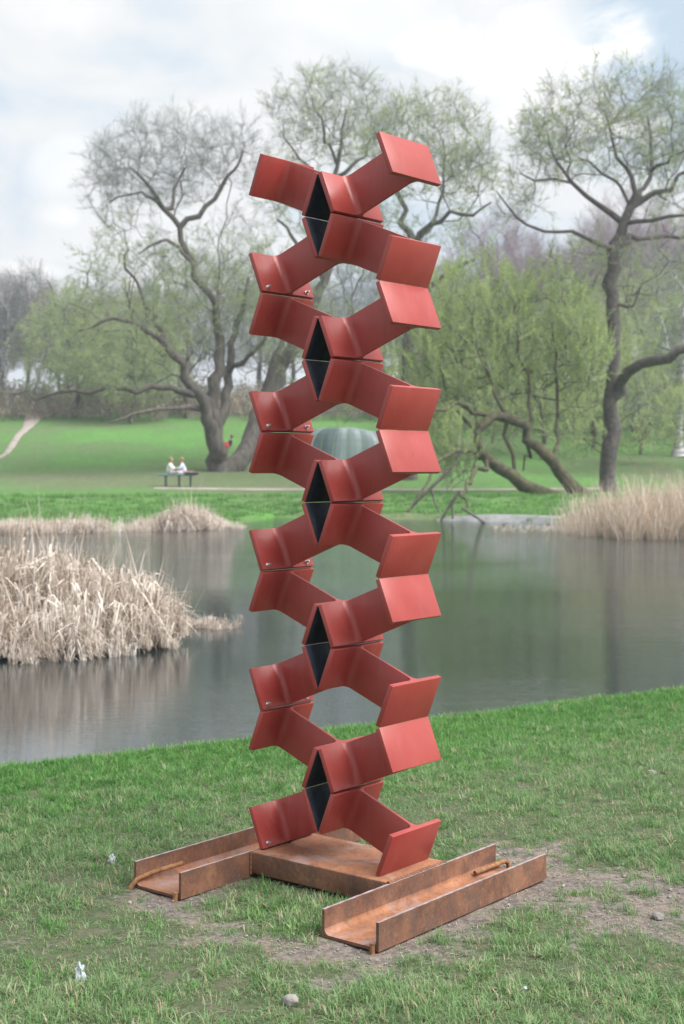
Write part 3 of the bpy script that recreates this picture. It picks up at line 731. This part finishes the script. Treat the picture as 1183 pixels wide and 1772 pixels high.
def tree(name, base, limbs, atts, spk, label, cat='tree', group=None, mat_='bark', r0=.016, ns=2, scale=1.2, up=.5, weep=0, rnd=.55):
    base = Vector(base); root = empty(name, base, label=label, cat=cat, group=group); b = np.array(base)
    nodes, par, cnt, nl, chains = grow([([np.array(p) - b for p in pts], rr) for pts, rr in limbs], np.array(atts) - b)
    parts = []
    for q, r_ in chains: parts.append(tube_np(q, np.maximum(r_, .02), 10, wob=.13))
    V_, F_ = join_np(parts); link('trunk', np_mesh('trunk', V_, F_, 4, smooth=True), root, [M[mat_]])
    # thinner branches
    r = r0 * np.power(np.maximum(cnt, 1), .46); parts = []
    a3 = np.arange(4) / 4 * 2 * np.pi
    i = np.arange(nl, len(nodes)); p1 = nodes[i]; p0 = nodes[par[i]]; r1 = r[i]; rp = np.minimum(r[par[i]], r1 * 1.5); d = p1 - p0; d /= np.linalg.norm(d, axis=1)[:, None] + 1e-9
    rf = np.where(np.abs(d[:, 2:3]) > .8, np.array([[1., 0, 0]]), np.array([[0, 0, 1.]])); X = np.cross(d, rf); X /= np.linalg.norm(X, axis=1)[:, None]; Yv = np.cross(d, X)
    ring = lambda p, rr: p[:, None, :] + rr[:, None, None] * (np.cos(a3)[None, :, None] * X[:, None, :] + np.sin(a3)[None, :, None] * Yv[:, None, :])
    VV = np.concatenate([ring(p0, rp), ring(p1, r1)], 1).reshape(-1, 3); o8 = np.arange(len(i)) * 8
    FF = np.concatenate([np.stack([o8 + k, o8 + (k + 1) % 4, o8 + 4 + (k + 1) % 4, o8 + 4 + k], 1) for k in range(4)])
    link('branches', np_mesh('branches', VV, FF, 4, smooth=True), root, [M[mat_]])['kind'] = 'stuff'
    # sprays
    sel = i[cnt[i] < 6]; sel = np.repeat(sel, ns); ctr = nodes[nl:].mean(0)
    dd = nodes[sel] - nodes[par[sel]]; dd /= np.linalg.norm(dd, axis=1)[:, None] + 1e-9
    D_ = dd * .7 + rng.normal(0, rnd, dd.shape) + np.array([0, 0, up]); 
    if weep: D_ = D_ * .35 + np.array([0, 0, -1.]) * weep
    pos = nodes[sel] + (nodes[par[sel]] - nodes[sel]) * rng.random((len(sel), 1)) * .8
    scl = scale * rng.uniform(.6, 1.3, len(sel))
    if isinstance(spk, str): protos = SP[spk]; idx = rng.integers(0, 4, len(sel))
    else:
        protos = SP[spk[0]] + SP[spk[1]]; f = spk[2](pos + b); idx = rng.integers(0, 4, len(sel)) + 4 * (rng.random(len(sel)) < f)
    scatter('crown', pos, rot_to(D_), scl, idx, protos, root, kind='stuff')
    return root
def ell(u, v, Y, ru, rv, ry, n, hollow=.0):
    """n points in an ellipsoid given by its place and half-size in the photo at depth Y"""
    c = W(u, v, Y); out = []
    while len(out) < n:
        q = rng.uniform(-1, 1, 3); l = np.linalg.norm(q)
        if l > 1 or l < hollow: continue
        out.append((c[0] + q[0] * ru / F * Y, c[1] + q[1] * ry, c[2] + q[2] * rv / F * Y))
    return out
def limb(Y, *pts, fat=1.0):
    """pts: (u, v, width px [, depth offset])"""
    P = []; r = []
    for k, q in enumerate(pts):
        yy = Y + (q[3] if len(q) > 3 else 0); P.append(tuple(W(q[0], q[1], yy))); r.append(q[2] / 2 / F * yy * fat)
    return P, r
# --- the leaning willow on the far lawn, left of the column
Y = 85
tree('willow_tree', (W(392, 815, Y).x, Y, hz(W(392, 815, Y).x, Y)),
 [limb(Y, (382, 822, 40), (374, 770, 30), (368, 715, 25), (366, 660, 21), (382, 600, 17, 1), (380, 570, 15, 1), (359, 514, 13), (334, 463, 11), (313, 405, 10), (292, 370, 10), (268, 345, 7)),
  limb(Y, (313, 400, 11), (345, 372, 9), (380, 341, 8), (406, 290, 5), (420, 262, 3, -1)),
  limb(Y, (334, 463, 8), (345, 480, 7), (300, 410, 6, -1), (265, 420, 5, -2), (240, 440, 3, -2)),
  limb(Y, (292, 370, 8), (300, 330, 6, 2), (320, 290, 4, 2)),
  limb(Y, (280, 355, 7), (255, 310, 5, -1), (225, 290, 3, -2)),
  limb(Y, (268, 345, 6), (235, 335, 4, 1), (190, 350, 3, 2)),
  limb(Y, (376, 800, 34), (366, 740, 24, -1), (350, 680, 18, -1.5), (322, 640, 15, -2), (291, 607, 14, -2), (254, 565, 10, -2.5), (215, 550, 7, -3), (169, 552, 5, -3), (135, 573, 3, -3)),
  limb(Y, (291, 612, 11, -2), (272, 560, 8, -1), (243, 510, 6, 0), (215, 440, 4, 0)),
  limb(Y, (362, 690, 16), (335, 673, 13, -2), (270, 670, 10, -3), (190, 675, 8, -4), (110, 677, 6, -4), (60, 688, 4, -4), (0, 680, 2, -4)),
  limb(Y, (360, 712, 12), (310, 702, 8, -3), (250, 712, 6, -5), (190, 730, 3, -6)),
  limb(Y, (402, 816, 38), (425, 775, 30, 1), (440, 730, 26, 2), (455, 690, 20, 3), (470, 640, 16, 3), (490, 600, 10, 3), (500, 540, 6, 3)),
  limb(Y, (385, 730, 20), (400, 660, 16, 2), (395, 600, 12, 2), (420, 540, 8, 2), (430, 480, 5, 2)),
  limb(Y, (395, 640, 10, 2), (440, 620, 8, 0), (460, 560, 5, 0))],
 ell(275, 285, Y, 128, 84, 5, 480) + ell(190, 350, Y, 55, 60, 3.5, 80) + ell(400, 270, Y, 60, 62, 4, 110) + ell(250, 480, Y, 110, 95, 5, 190) + ell(130, 590, Y - 2, 70, 80, 4, 110) + ell(400, 470, Y + 1, 80, 115, 5, 200)
 + ell(210, 640, Y - 3, 110, 45, 4, 90) + ell(470, 560, Y + 2, 70, 90, 4, 110) + ell(300, 570, Y - 2, 110, 50, 4, 90),
 ('bare', 'bud', lambda p: sstep(17.5, 12.5, p[:, 2]) * .95), 'large leaning willow with several trunks on the far lawn, left of the red column', r0=.0085, ns=2, scale=1.0, mat_='bark')
# --- the middle willows behind the column
Y = 92
tree('willow_tree', (W(470, 800, Y).x, Y, hz(W(470, 800, Y).x, Y)),
 [limb(Y, (432, 800, 40), (455, 740, 34), (470, 680, 30), (500, 610, 24), (545, 520, 18), (575, 440, 14), (580, 360, 11), (583, 300, 9), (590, 240, 6), (600, 190, 3)),
  limb(Y, (580, 340, 8), (545, 300, 6, 1), (510, 265, 4, 1), (490, 220, 2, 1)), limb(Y, (583, 310, 8), (625, 280, 5, -1), (650, 230, 3, -1)),
  limb(Y, (560, 480, 10), (520, 430, 7, 2), (480, 380, 4, 2)), limb(Y, (583, 290, 6), (560, 230, 5, -2), (540, 170, 3, -2))],
 ell(575, 205, Y, 112, 78, 6, 460) + ell(490, 330, Y, 70, 80, 5, 110) + ell(600, 380, Y, 90, 90, 5, 110) + ell(520, 520, Y, 100, 90, 5, 100),
 ('bare', 'bud', lambda p: .35 + .5 * sstep(22, 14, p[:, 2])), 'tall round-crowned willow directly behind the top of the red column', r0=.0085, ns=2, scale=1.0)
Y = 80
tree('willow_tree', (W(690, 845, Y).x, Y, hz(W(690, 845, Y).x, Y)),
 [limb(Y, (700, 845, 34), (705, 740, 28), (708, 620, 24), (712, 520, 20), (715, 430, 16), (700, 380, 10), (688, 330, 8), (680, 280, 4)),
  limb(Y, (715, 420, 12), (740, 385, 9), (775, 373, 7, -1), (820, 372, 5, -2), (850, 350, 3, -2)), limb(Y, (716, 425, 10), (755, 370, 6, 2), (770, 300, 4, 2), (765, 240, 2, 2)),
  limb(Y, (712, 520, 12), (760, 480, 8, -3), (820, 450, 5, -4)), limb(Y, (706, 640, 14), (745, 600, 10, 3), (800, 560, 6, 4))],
 ell(735, 255, Y, 120, 87, 6, 480) + ell(810, 310, Y, 55, 50, 4, 90) + ell(660, 420, Y, 60, 70, 4, 80) + ell(760, 400, Y + 2, 80, 40, 4, 40),
 ('bare', 'bud', lambda p: .45 + .4 * sstep(20, 12, p[:, 2])), 'willow with a wide crown just right of the top of the red column', r0=.0085, ns=2, scale=.95)
# --- tall tree on the right
Y = 68
tree('willow_tree', (W(1052, 868, Y).x, Y, hz(W(1052, 868, Y).x, Y)),
 [limb(Y, (1050, 872, 36), (1054, 820, 28), (1058, 740, 26), (1063, 640, 22), (1060, 540, 22), (1058, 470, 22), (1066, 420, 22), (1078, 385, 18), (1100, 350, 14), (1128, 335, 10), (1160, 318, 8), (1200, 290, 5)),
  limb(Y, (1075, 395, 13), (1052, 365, 10), (1015, 335, 8), (980, 313, 7), (960, 292, 5), (948, 262, 4), (945, 225, 2)),
  limb(Y, (980, 313, 5), (985, 270, 4, 1), (990, 230, 2, 1)), limb(Y, (985, 317, 5), (930, 308, 4, -1), (900, 300, 2, -1)),
  limb(Y, (1092, 360, 12), (1100, 320, 9), (1092, 295, 7), (1070, 275, 6), (1058, 235, 4), (1045, 190, 3)), limb(Y, (1092, 355, 7), (1060, 310, 5, 2), (1020, 280, 3, 2)),
  limb(Y, (1105, 345, 9), (1130, 300, 7, 2), (1128, 250, 5, 2), (1120, 200, 3, 2)), limb(Y, (1130, 290, 6, 2), (1160, 280, 5), (1200, 240, 3)),
  limb(Y, (1082, 392, 9), (1120, 374, 7, -1), (1190, 376, 5, -2), (1240, 360, 3, -2)), limb(Y, (1068, 425, 11), (1100, 412, 8, 2), (1150, 412, 7, 3), (1230, 400, 4, 3)),
  limb(Y, (1062, 440, 11), (1030, 415, 8, -1), (985, 402, 6, -2), (915, 405, 5, -2), (885, 370, 4, -2), (858, 330, 2, -2)),
  limb(Y, (1060, 530, 8), (1085, 526, 6), (1095, 530, 4)),
  limb(Y, (1063, 700, 16), (1068, 668, 20), (1085, 645, 20, -1), (1120, 622, 19, -2), (1183, 606, 17, -3), (1260, 580, 10, -3)),],
 ell(1060, 225, Y, 168, 92, 6, 680) + ell(940, 270, Y, 60, 60, 4, 100) + ell(1190, 300, Y, 100, 110, 5, 230) + ell(890, 350, Y, 45, 45, 3, 40) + ell(1130, 470, Y + 2, 110, 70, 4, 110) + ell(990, 450, Y, 70, 45, 3, 50),
 ('bare', 'bud', lambda p: .35 + .55 * sstep(15, 11, p[:, 2])), 'tall straight dark-trunked willow behind the tan reeds at the right edge', r0=.0075, ns=2, scale=.85, mat_='bark_dark')
# --- the fallen, arching willow
Y = 64
tree('fallen_willow', (W(1025, 880, Y).x, Y, hz(W(1025, 880, Y).x, Y)),
 [limb(Y, (1028, 886, 30), (1012, 862, 28), (985, 832, 24), (950, 795, 22), (920, 760, 20), (895, 732, 19), (868, 718, 18), (842, 718, 17), (825, 740, 15, -1), (822, 765, 15, -1), (840, 792, 19, -1), (870, 818, 22, -1), (905, 845, 24, -1), (940, 858, 22, -1), (990, 864, 18, -1)),
  limb(Y, (882, 728, 8), (884, 770, 7), (890, 822, 7)), limb(Y, (930, 772, 7, 1), (912, 790, 5, 1), (905, 815, 3, 1)),
  limb(Y, (842, 722, 9), (800, 700, 7, -1), (770, 705, 6, -2), (735, 712, 4, -3)), limb(Y, (838, 790, 9), (800, 775, 8, -2), (770, 785, 7, -3), (745, 830, 5, -5), (720, 860, 3, -6)),
  limb(Y, (868, 718, 8), (850, 660, 6), (820, 590, 5), (800, 520, 3)), limb(Y, (920, 756, 8), (915, 690, 6, 1), (900, 610, 4, 1), (890, 530, 3, 1)),
  limb(Y, (960, 800, 8), (965, 720, 6, 2), (960, 640, 5, 2), (955, 560, 3, 2)), limb(Y, (825, 745, 8), (780, 700, 6, 1), (750, 620, 5, 1), (745, 560, 3, 1)),
  limb(Y, (845, 800, 8, -1), (820, 820, 7, -4), (800, 860, 5, -7), (815, 895, 3, -9))],
 ell(820, 590, Y + 2, 110, 120, 4, 300) + ell(940, 590, Y + 3, 95, 105, 4, 240) + ell(765, 660, Y + 1, 60, 100, 3, 150) + ell(775, 800, Y, 45, 60, 3, 80) + ell(880, 690, Y + 2, 60, 30, 2.0, 25) + ell(1000, 640, Y + 2, 50, 90, 3, 110),
 'shoot', 'fallen arching willow with fresh green shoots at the water edge, right of the column', r0=.009, ns=2, scale=1.25, up=1.7, rnd=.6, mat_='bark_moss')
# dead branches in the water
def branchy(name, label, limbs, m='bark'):
    parts = [tube_np(np.array(p), np.array(r), 7, wob=.1) for p, r in limbs]; V_, F_ = join_np(parts)
    o = link(name, np_mesh(name, V_, F_, 4, smooth=True), None, [M[m]]); return tag(o, label, 'branch')
branchy('dead_branch', 'forked dead branch reaching from the shore into the water right of the column', [limb(50, (795, 850, 6), (775, 880, 5), (760, 905, 4), (740, 915, 2)), limb(50, (800, 880, 5), (840, 905, 4, -2), (870, 918, 2, -4)), limb(50, (830, 900, 4, -2), (850, 912, 3, -3), (880, 905, 1, -4)), limb(50, (782, 868, 4), (784, 925, 5))])
branchy('dead_branch', 'thin dead branch leaning from the grass just right of the column at the water', [limb(53, (690, 905, 4), (720, 868, 6), (760, 830, 6), (790, 800, 4), (800, 780, 3)), limb(53, (745, 845, 4), (752, 870, 3), (765, 900, 2))])

# --- background trees: one of each kind, then copies
def tree_copy(src, name, loc, rz, s, label, group):
    r_ = src.copy(); r_.name = name; col.objects.link(r_); r_.location = loc; r_.rotation_euler = (0, 0, rz); r_.scale = (s, s, s * random.uniform(.9, 1.1))
    for ch in src.children:
        q = ch.copy(); col.objects.link(q); q.parent = r_
    r_['label'] = label; r_['group'] = group; return r_
def upright(name, x, y, H, cw, n, spk, label, group, mat_, r0=.02, ns=3, scale=1.6, weep=0, up=.6, lo=.3, tr=.2, rnd=.55):
    z = hz(x, y); lim = [([(x, y, z - .4), (x + .2, y, z + H * .3), (x - .1, y + .2, z + H * .6), (x, y, z + H * .9)], [tr * 1.3, tr, tr * .6, .04])]
    for k in range(5):
        a = k * 1.26 + .3; f = .25 + .12 * k; lim.append(([(x, y, z + H * f), (x + math.cos(a) * cw * .3, y + math.sin(a) * cw * .3, z + H * (f + .14)), (x + math.cos(a) * cw * .6, y + math.sin(a) * cw * .6, z + H * (f + .32))], [tr * .5, tr * .35, .04]))
    at_ = []
    while len(at_) < n:
        q = rng.uniform(-1, 1, 3)
        if np.linalg.norm(q) < 1: at_.append((x + q[0] * cw, y + q[1] * cw, z + H * (lo + (1 - lo) / 2) + q[2] * H * (1 - lo) / 2))
    return tree(name, (x, y, z), lim, at_, spk, label, 'tree', group, mat_, r0, ns, scale, up, weep, rnd)
kinds = {}
kinds['purple'] = upright('bare_tree', -36, 150, 13.5, 4.0, 260, 'purple', '', '', 'bark_dark', ns=3, up=1.2, tr=.18)
kinds['willow'] = upright('willow_tree', -24, 128, 13, 5.5, 420, 'weep', '', '', 'bark', weep=.8, ns=2, r0=.013, scale=1.5, lo=.12)
kinds['bush'] = upright('willow_shrub', 9, 96, 7.0, 5.6, 125, 'shoot', '', '', 'bark_moss', up=1.5, rnd=.7, ns=2, r0=.012, scale=1.5, lo=.0, tr=.12)
kinds['grey'] = upright('bare_tree', -5, 140, 14, 5, 300, 'bare', '', '', 'bark', ns=2, up=.9, lo=.2)
kinds['birch'] = upright('birch_tree', -29, 135, 14, 2.2, 140, 'bare', '', '', 'bark_birch', ns=2, up=.2, lo=.35, tr=.16)
spots = {
 'purple': [(-36, 150), (-34, 142), (-29, 146), (-46, 150), (-30, 165), (-25, 172), (-38, 172), (18, 165), (22, 158), (27, 168), (31, 155), (15, 176), (36, 162), (24, 178), (41, 170), (10, 180), (33, 180), (20, 150), (28, 146)],
 'willow': [(-24, 128), (-21, 140), (-18, 122), (12, 118), (18, 112), (24, 120), (29, 110), (8, 128)],
 'bush': [(9, 96), (13, 92), (5.5, 100), (17, 97), (11, 104), (21, 102), (25, 94), (3, 108), (15.5, 84), (22, 86), (19, 108), (26, 104), (8, 112), (30, 98)],
 'grey': [(-5, 140), (-12, 138), (1, 146), (-17, 150), (6, 150), (-9, 155), (-1, 160), (13, 150), (-14, 128), (-22, 158), (36, 135), (30, 128)],
 'birch': [(-29, 135), (-31.5, 134), (-33, 138), (-26.5, 137), (-35, 133), (-22.2, 131)]}
where = {'purple': 'bare purple-brown tree on the skyline', 'willow': 'drooping pale green willow at the wood edge', 'bush': 'bushy fresh green willow behind the fallen trunk',
         'grey': 'bare grey tree behind the far lawn', 'birch': 'slim white-stemmed birch at the left wood edge'}
cnt_ = {}
for kd, sp in spots.items():
    for q, (x, y) in enumerate(sp):
        u = U0 + x / y * F
        side = 'far left' if u < 120 else 'left, beyond the leaning willow' if u < 420 else 'behind the red column' if u < 680 else 'right of the column' if u < 900 else 'by the tall right tree' if u < 1090 else 'at the right edge'
        dep = sorted(sp, key=lambda t: t[1]).index((x, y)); lab = where[kd] + ', ' + side
        cnt_.setdefault(lab, []).append(((kd, q), x, y))
labs = {}
ords = ['nearest', 'second nearest', 'third nearest', 'fourth nearest', 'fifth nearest', 'sixth nearest', 'seventh nearest', 'eighth nearest', 'farthest']
for lab, l in cnt_.items():
    l.sort(key=lambda t: t[2])
    for n_, (key, x, y) in enumerate(l): labs[key] = lab + (', ' + ords[min(n_, 8)] + ' there' if len(l) > 1 else '')
for kd, sp in spots.items():
    grp = {'purple': 'purple-brown trees on the skyline', 'willow': 'drooping willows at the wood edge', 'bush': 'green willows behind the fallen trunk', 'grey': 'bare grey trees behind the far lawn', 'birch': 'birches at the left wood edge'}[kd]
    for q, (x, y) in enumerate(sp):
        if q == 0: kinds[kd]['label'] = labs[(kd, 0)]; kinds[kd]['group'] = grp
        else: tree_copy(kinds[kd], kinds[kd].name.split('.')[0], (x, y, hz(x, y)), random.uniform(0, 6), random.uniform(*((.6, 1.25) if kd == 'bush' else (.85, 1.15))) * (1.4 if kd == 'purple' and x > 0 else 1.0), labs[(kd, q)], grp)
# undergrowth
M['scrub'] = m_leaf('scrub', [(.26, .20, .18), (.34, .27, .235), (.42, .34, .29)], .1, .9)
scr = [spray((14, 12, .12, .05, 0), [M['scrub'], M['grass_dry']], 'scrub_twig') for _ in range(3)] + [spray((14, 30, .12, .05, 0), [M['twig_purple'], M['leaf_grey']], 'scrub_twig_grey') for _ in range(2)]
N = 5000; x = rng.uniform(-60, 70, N); y = rng.uniform(124, 152, N); D_ = rng.normal(0, .5, (N, 3)) + np.array([0, 0, 1.2])
scatter('scrub', np.stack([x, y, height(x, y) - .1], 1), rot_to(D_), rng.uniform(1.5, 3.2, N), rng.integers(0, 5, N), scr, kind='stuff', label='dry pinkish brush at the wood edge behind the far lawn')
# a birch with a flared dark foot at the right edge and a small round tree
Y = 92; bx = W(1176, 782, Y).x
tree('birch_tree', (bx, Y, hz(bx, Y)), [limb(Y, (1176, 790, 34), (1177, 772, 17), (1178, 740, 13), (1180, 680, 11), (1182, 600, 9), (1184, 500, 5)), limb(Y, (1181, 640, 6), (1150, 590, 4), (1140, 540, 2))],
     ell(1180, 560, Y, 60, 110, 3, 120), 'bare', 'thick white birch with a dark flared foot on the slope at the right edge', mat_='bark_birch', ns=2)
Y = 88; bx = W(1107, 785, Y).x
tree('small_tree', (bx, Y, hz(bx, Y)), [limb(Y, (1108, 786, 6), (1108, 765, 7), (1106, 740, 5), (1104, 700, 3)), limb(Y, (1108, 765, 4), (1125, 735, 2)), limb(Y, (1108, 768, 4), (1092, 738, 2))],
     ell(1106, 705, Y, 42, 55, 1.8, 170), ('bare', 'bud', lambda p: .3 + 0 * p[:, 2]), 'small round bare tree on the slope right of the tall trunk', r0=.010, ns=2, scale=.7, mat_='bark_dark')

# ------------------------------------------------------------------ curved ribbed shelter
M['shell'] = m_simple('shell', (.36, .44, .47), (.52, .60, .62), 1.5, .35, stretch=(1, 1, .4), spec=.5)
M['shell_dark'] = m_simple('shell_dark', (.18, .24, .27), (.27, .34, .37), 2.5, .5, stretch=(1, 1, .3))
Ys = 84; sx = W(610, 800, Ys).x; sz = hz(sx, Ys) - .1
sh = empty('curved_shelter', (sx, Ys, sz), label='low rounded teal ribbed shell on the far lawn seen through the column', cat='shelter')
NR = 13; HH = W(600, 740, Ys).z - sz; RX = 3.0
def shell_pt(f, g):           # f round the plan (0..1), g up (0..1)
    a = math.pi * (1.08 - 1.16 * f); r_ = (1 - g ** 2.6 * .42)
    return Vector((RX * math.cos(a) * r_ * (1.0 if math.cos(a) < 0 else 1.35), -1.7 * math.sin(a) * r_ * .9 + .6, HH * (1 - (1 - g) ** 1.7) * (1 - .16 * max(0, math.cos(a)))))
for i in range(NR):
    bm = bmesh.new(); rows = []
    for g in np.linspace(0, 1, 8):
        row = []
        for q, f in enumerate((i + .02, i + .35, i + .65, i + .98)):
            p = shell_pt(f / NR, g); c2 = Vector((0, .6, p.z)); d = (p - c2).normalized(); row.append(bm.verts.new(p + d * (.10 if q in (1, 2) else 0)))
        rows.append(row)
    for a, b in zip(rows, rows[1:]):
        for q in range(3): bm.faces.new((a[q], a[q + 1], b[q + 1], b[q]))
    bmesh.ops.solidify(bm, geom=list(bm.faces), thickness=.06)
    bmesh.ops.recalc_face_normals(bm, faces=bm.faces)
    from_bm('rib_panel', bm, M['shell_dark'] if i in (3, 4) else M['shell'], sh)  # left front ribs in a darker teal than the rest
bm = bmesh.new(); top = [bm.verts.new(shell_pt(i / 24, 1) + Vector((0, 0, -.02))) for i in range(25)]; tc_ = bm.verts.new(Vector((.3, .6, HH * .99)))
for a, b in zip(top, top[1:]): bm.faces.new((a, b, tc_))
bmesh.ops.solidify(bm, geom=list(bm.faces), thickness=.05); bmesh.ops.recalc_face_normals(bm, faces=bm.faces)
from_bm('roof_cap', bm, M['shell'], sh)

# ------------------------------------------------------------------ people on a bench
def cloth(name, c, v=.12): return m_simple(name, tuple(q * (1 - v) for q in c), c, 9, .85)
M['skin'] = cloth('skin', (.50, .30, .22)); M['coat_cream'] = cloth('coat_cream', (.72, .74, .70)); M['coat_lilac'] = cloth('coat_lilac', (.68, .67, .85))
M['hair_dark'] = cloth('hair_dark', (.05, .04, .035)); M['hair_fair'] = cloth('hair_fair', (.34, .22, .13)); M['trousers'] = cloth('trousers', (.55, .52, .58)); M['navy'] = cloth('navy', (.03, .04, .07)); M['pink'] = cloth('pink', (.75, .06, .10))
M['blue_mat'] = cloth('blue_mat', (.25, .42, .55)); M['dark_green'] = cloth('dark_green', (.09, .14, .12)); M['bag'] = cloth('bag', (.55, .36, .28))
def skin_obj(name, joints, edges, m, parent, root=0, sub=2):
    me = bpy.data.meshes.new(name); me.from_pydata([j[:3] for j in joints], edges, []); o = link(name, me, parent, [m])
    sk = o.modifiers.new('skin', 'SKIN'); sk.use_smooth_shade = True
    for i, j in enumerate(joints):
        r_ = j[3]; me.skin_vertices[0].data[i].radius = (r_, r_ * (j[4] if len(j) > 4 else 1)); me.skin_vertices[0].data[i].use_root = i == root
    o.modifiers.new('sub', 'SUBSURF').levels = sub; o.modifiers['sub'].render_levels = sub; return o
def seated(loc, rz, coat, hair, label, legs='cross', trousers='trousers'):
    """sits on its origin, faces local +X"""
    p = empty('person', loc, rz, label=label, cat='person', group='people resting on the far lawn')
    if legs == 'cross':
        lj = lambda s: [(.05, s * .10, .08, .095), (.38, s * .30, .13, .07), (.22, -s * .08, .06, .05), (.30, -s * .18, .05, .035)]
        lean = .10
    else:
        lj = lambda s: [(.05, s * .10, .08, .095), (.40, s * .12, .38, .07), (.72, s * .12, .06, .05), (.84, s * .12, .05, .04)]
        lean = -.22
    J = [(0, 0, .10, .14, .9), (lean * .3, 0, .30, .12, 1.2), (lean * .8, 0, .50, .12, 1.3), (lean, 0, .60, .055), (lean + .03, 0, .68, .07), (lean + .05, 0, .76, .095), (lean + .04, 0, .84, .075)]
    E_ = [(0, 1), (1, 2), (2, 3), (3, 4), (4, 5), (5, 6)]; arms = {}
    for s in (1, -1):
        k = len(J); J += [(lean * .8, s * .19, .52, .055), (lean + .12, s * .25, .32, .043), (lean + .30, s * .10, .32, .033), (lean + .37, s * .06, .35, .03)]
        E_ += [(2, k), (k, k + 1), (k + 1, k + 2), (k + 2, k + 3)]
        k = len(J); J += lj(s); E_ += [(0, k), (k, k + 1), (k + 1, k + 2), (k + 2, k + 3)]
    skin_obj('body', J, E_, M['skin'], p)
    C = [(0, 0, .06, .17, 1), (lean * .3, 0, .28, .155, 1.2), (lean * .8, 0, .50, .15, 1.3), (lean, 0, .575, .075)]
    E2 = [(0, 1), (1, 2), (2, 3)]
    for s in (1, -1):
        k = len(C); C += [(lean * .8, s * .19, .52, .08), (lean + .12, s * .25, .32, .065), (lean + .27, s * .115, .32, .052)]; E2 += [(2, k), (k, k + 1), (k + 1, k + 2)]
    skin_obj('coat', C, E2, M[coat], p)
    for s in (1, -1):
        q = lj(s); skin_obj('trouser_leg', [(a, b, c, r_ * 1.18) for a, b, c, r_ in q[:3]], [(0, 1), (1, 2)], M[trousers], p)
    bm = bmesh.new(); bmesh.ops.create_uvsphere(bm, u_segments=14, v_segments=9, radius=.118)
    for v in bm.verts:
        if v.co.x > .045 and v.co.z < .06: v.co.x = .045
        v.co.z *= 1.12
    h = from_bm('hair', bm, M[hair], p, 180); h.location = (lean + .015, 0, .80)
    bm = bmesh.new(); bmesh.ops.create_cone(bm, cap_ends=True, segments=8, radius1=.018, radius2=.006, depth=.035, matrix=Matrix.Translation((lean + .155, 0, .775)) @ Matrix.Rotation(R(90), 4, 'Y'))
    from_bm('nose', bm, M['skin'], p); return p
Yb = 75; bL, bR = W(273, 820, Yb), W(336, 820, Yb); zb = hz((bL.x + bR.x) / 2, Yb); zt_ = W(0, 820.5, Yb).z
bench = empty('picnic_table', ((bL.x + bR.x) / 2, Yb, zb), label='dark-legged table on the far lawn under two seated people', cat='table')
hw = (bR.x - bL.x) / 2
for k in range(4):
    bm = bmesh.new(); box(bm, -hw, hw, -.36 + k * .19, -.19 + k * .19, zt_ - zb - .09, zt_ - zb - .045); from_bm('plank', bm, M['dark_green'], bench)
for sx_ in (-.55, .15, .75):
    for sy in (-.3, .3):
        bm = bmesh.new(); box(bm, sx_ - .03, sx_ + .03, sy - .025, sy + .025, -.1, zt_ - zb - .092); from_bm('leg', bm, M['dark_green'], bench)
bm = bmesh.new(); box(bm, -hw * 1.02, hw * .45, -.38, .36, 0, .03); bmesh.ops.bevel(bm, geom=list(bm.edges), offset=.01, segments=2, affect='EDGES')
o = from_bm('blanket', bm, M['blue_mat']); o.location = ((bL.x + bR.x) / 2, Yb, zt_ - .044); tag(o, 'light blue blanket spread on the table under the two people', 'blanket')
bm = bmesh.new(); box(bm, -.38, .38, -.2, .2, 0, .13); bmesh.ops.bevel(bm, geom=list(bm.edges), offset=.05, segments=3, affect='EDGES')
o = from_bm('bag', bm, M['navy'], None, 60); o.location = (bR.x - .15, Yb, zt_ - .044); tag(o, 'dark flat bag at the right end of the table', 'bag')
bm = bmesh.new(); box(bm, -.26, .2, -.15, .15, 0, .07); bmesh.ops.bevel(bm, geom=list(bm.edges), offset=.03, segments=3, affect='EDGES')
o = from_bm('folded_cloth', bm, M['bag'], None, 60); o.location = (bR.x - .22, Yb, zt_ + .087); tag(o, 'pale orange folded cloth on the dark bag', 'cloth')
seated((W(292, 0, Yb).x, Yb, zt_ - .012), R(-8), 'coat_cream', 'hair_fair', 'person in cream coat sitting on the table, on the left, facing the other')
seated((W(318, 0, Yb).x, Yb, zt_ - .012), R(188), 'coat_lilac', 'hair_fair', 'person in pale lilac coat sitting on the table, on the right')
Yp = 100; px_ = W(395, 0, Yp).x
seated((px_, Yp, hz(px_, Yp)), R(195), 'navy', 'hair_dark', 'person in dark clothes with a red-pink patch lounging behind the left willow', 'knees', 'navy')
bm = bmesh.new(); box(bm, -.42, .02, -.62, -.3, .02, .42); bmesh.ops.bevel(bm, geom=list(bm.edges), offset=.08, segments=3, affect='EDGES')
o = from_bm('rucksack', bm, M['pink'], None, 60); o.location = (px_ + .05, Yp, hz(px_, Yp)); tag(o, 'red-pink bag beside the person behind the left willow', 'bag')

# ------------------------------------------------------------------ haze
bm = bmesh.new(); box(bm, -520, 520, -130, 640, -2.5, 45)
m = bpy.data.materials.new('haze'); m.use_nodes = True; t = m.node_tree; t.nodes.remove(t.nodes['Principled BSDF'])
pv = t.nodes.new('ShaderNodeVolumePrincipled'); pv.inputs['Density'].default_value = .0009; pv.inputs['Color'].default_value = (.86, .92, 1, 1); pv.inputs['Anisotropy'].default_value = .3
t.links.new(pv.outputs[0], t.nodes['Material Output'].inputs['Volume'])
hzb = from_bm('haze', bm, m); hzb['kind'] = 'stuff'; hzb['label'] = 'thin pale spring haze over the park'
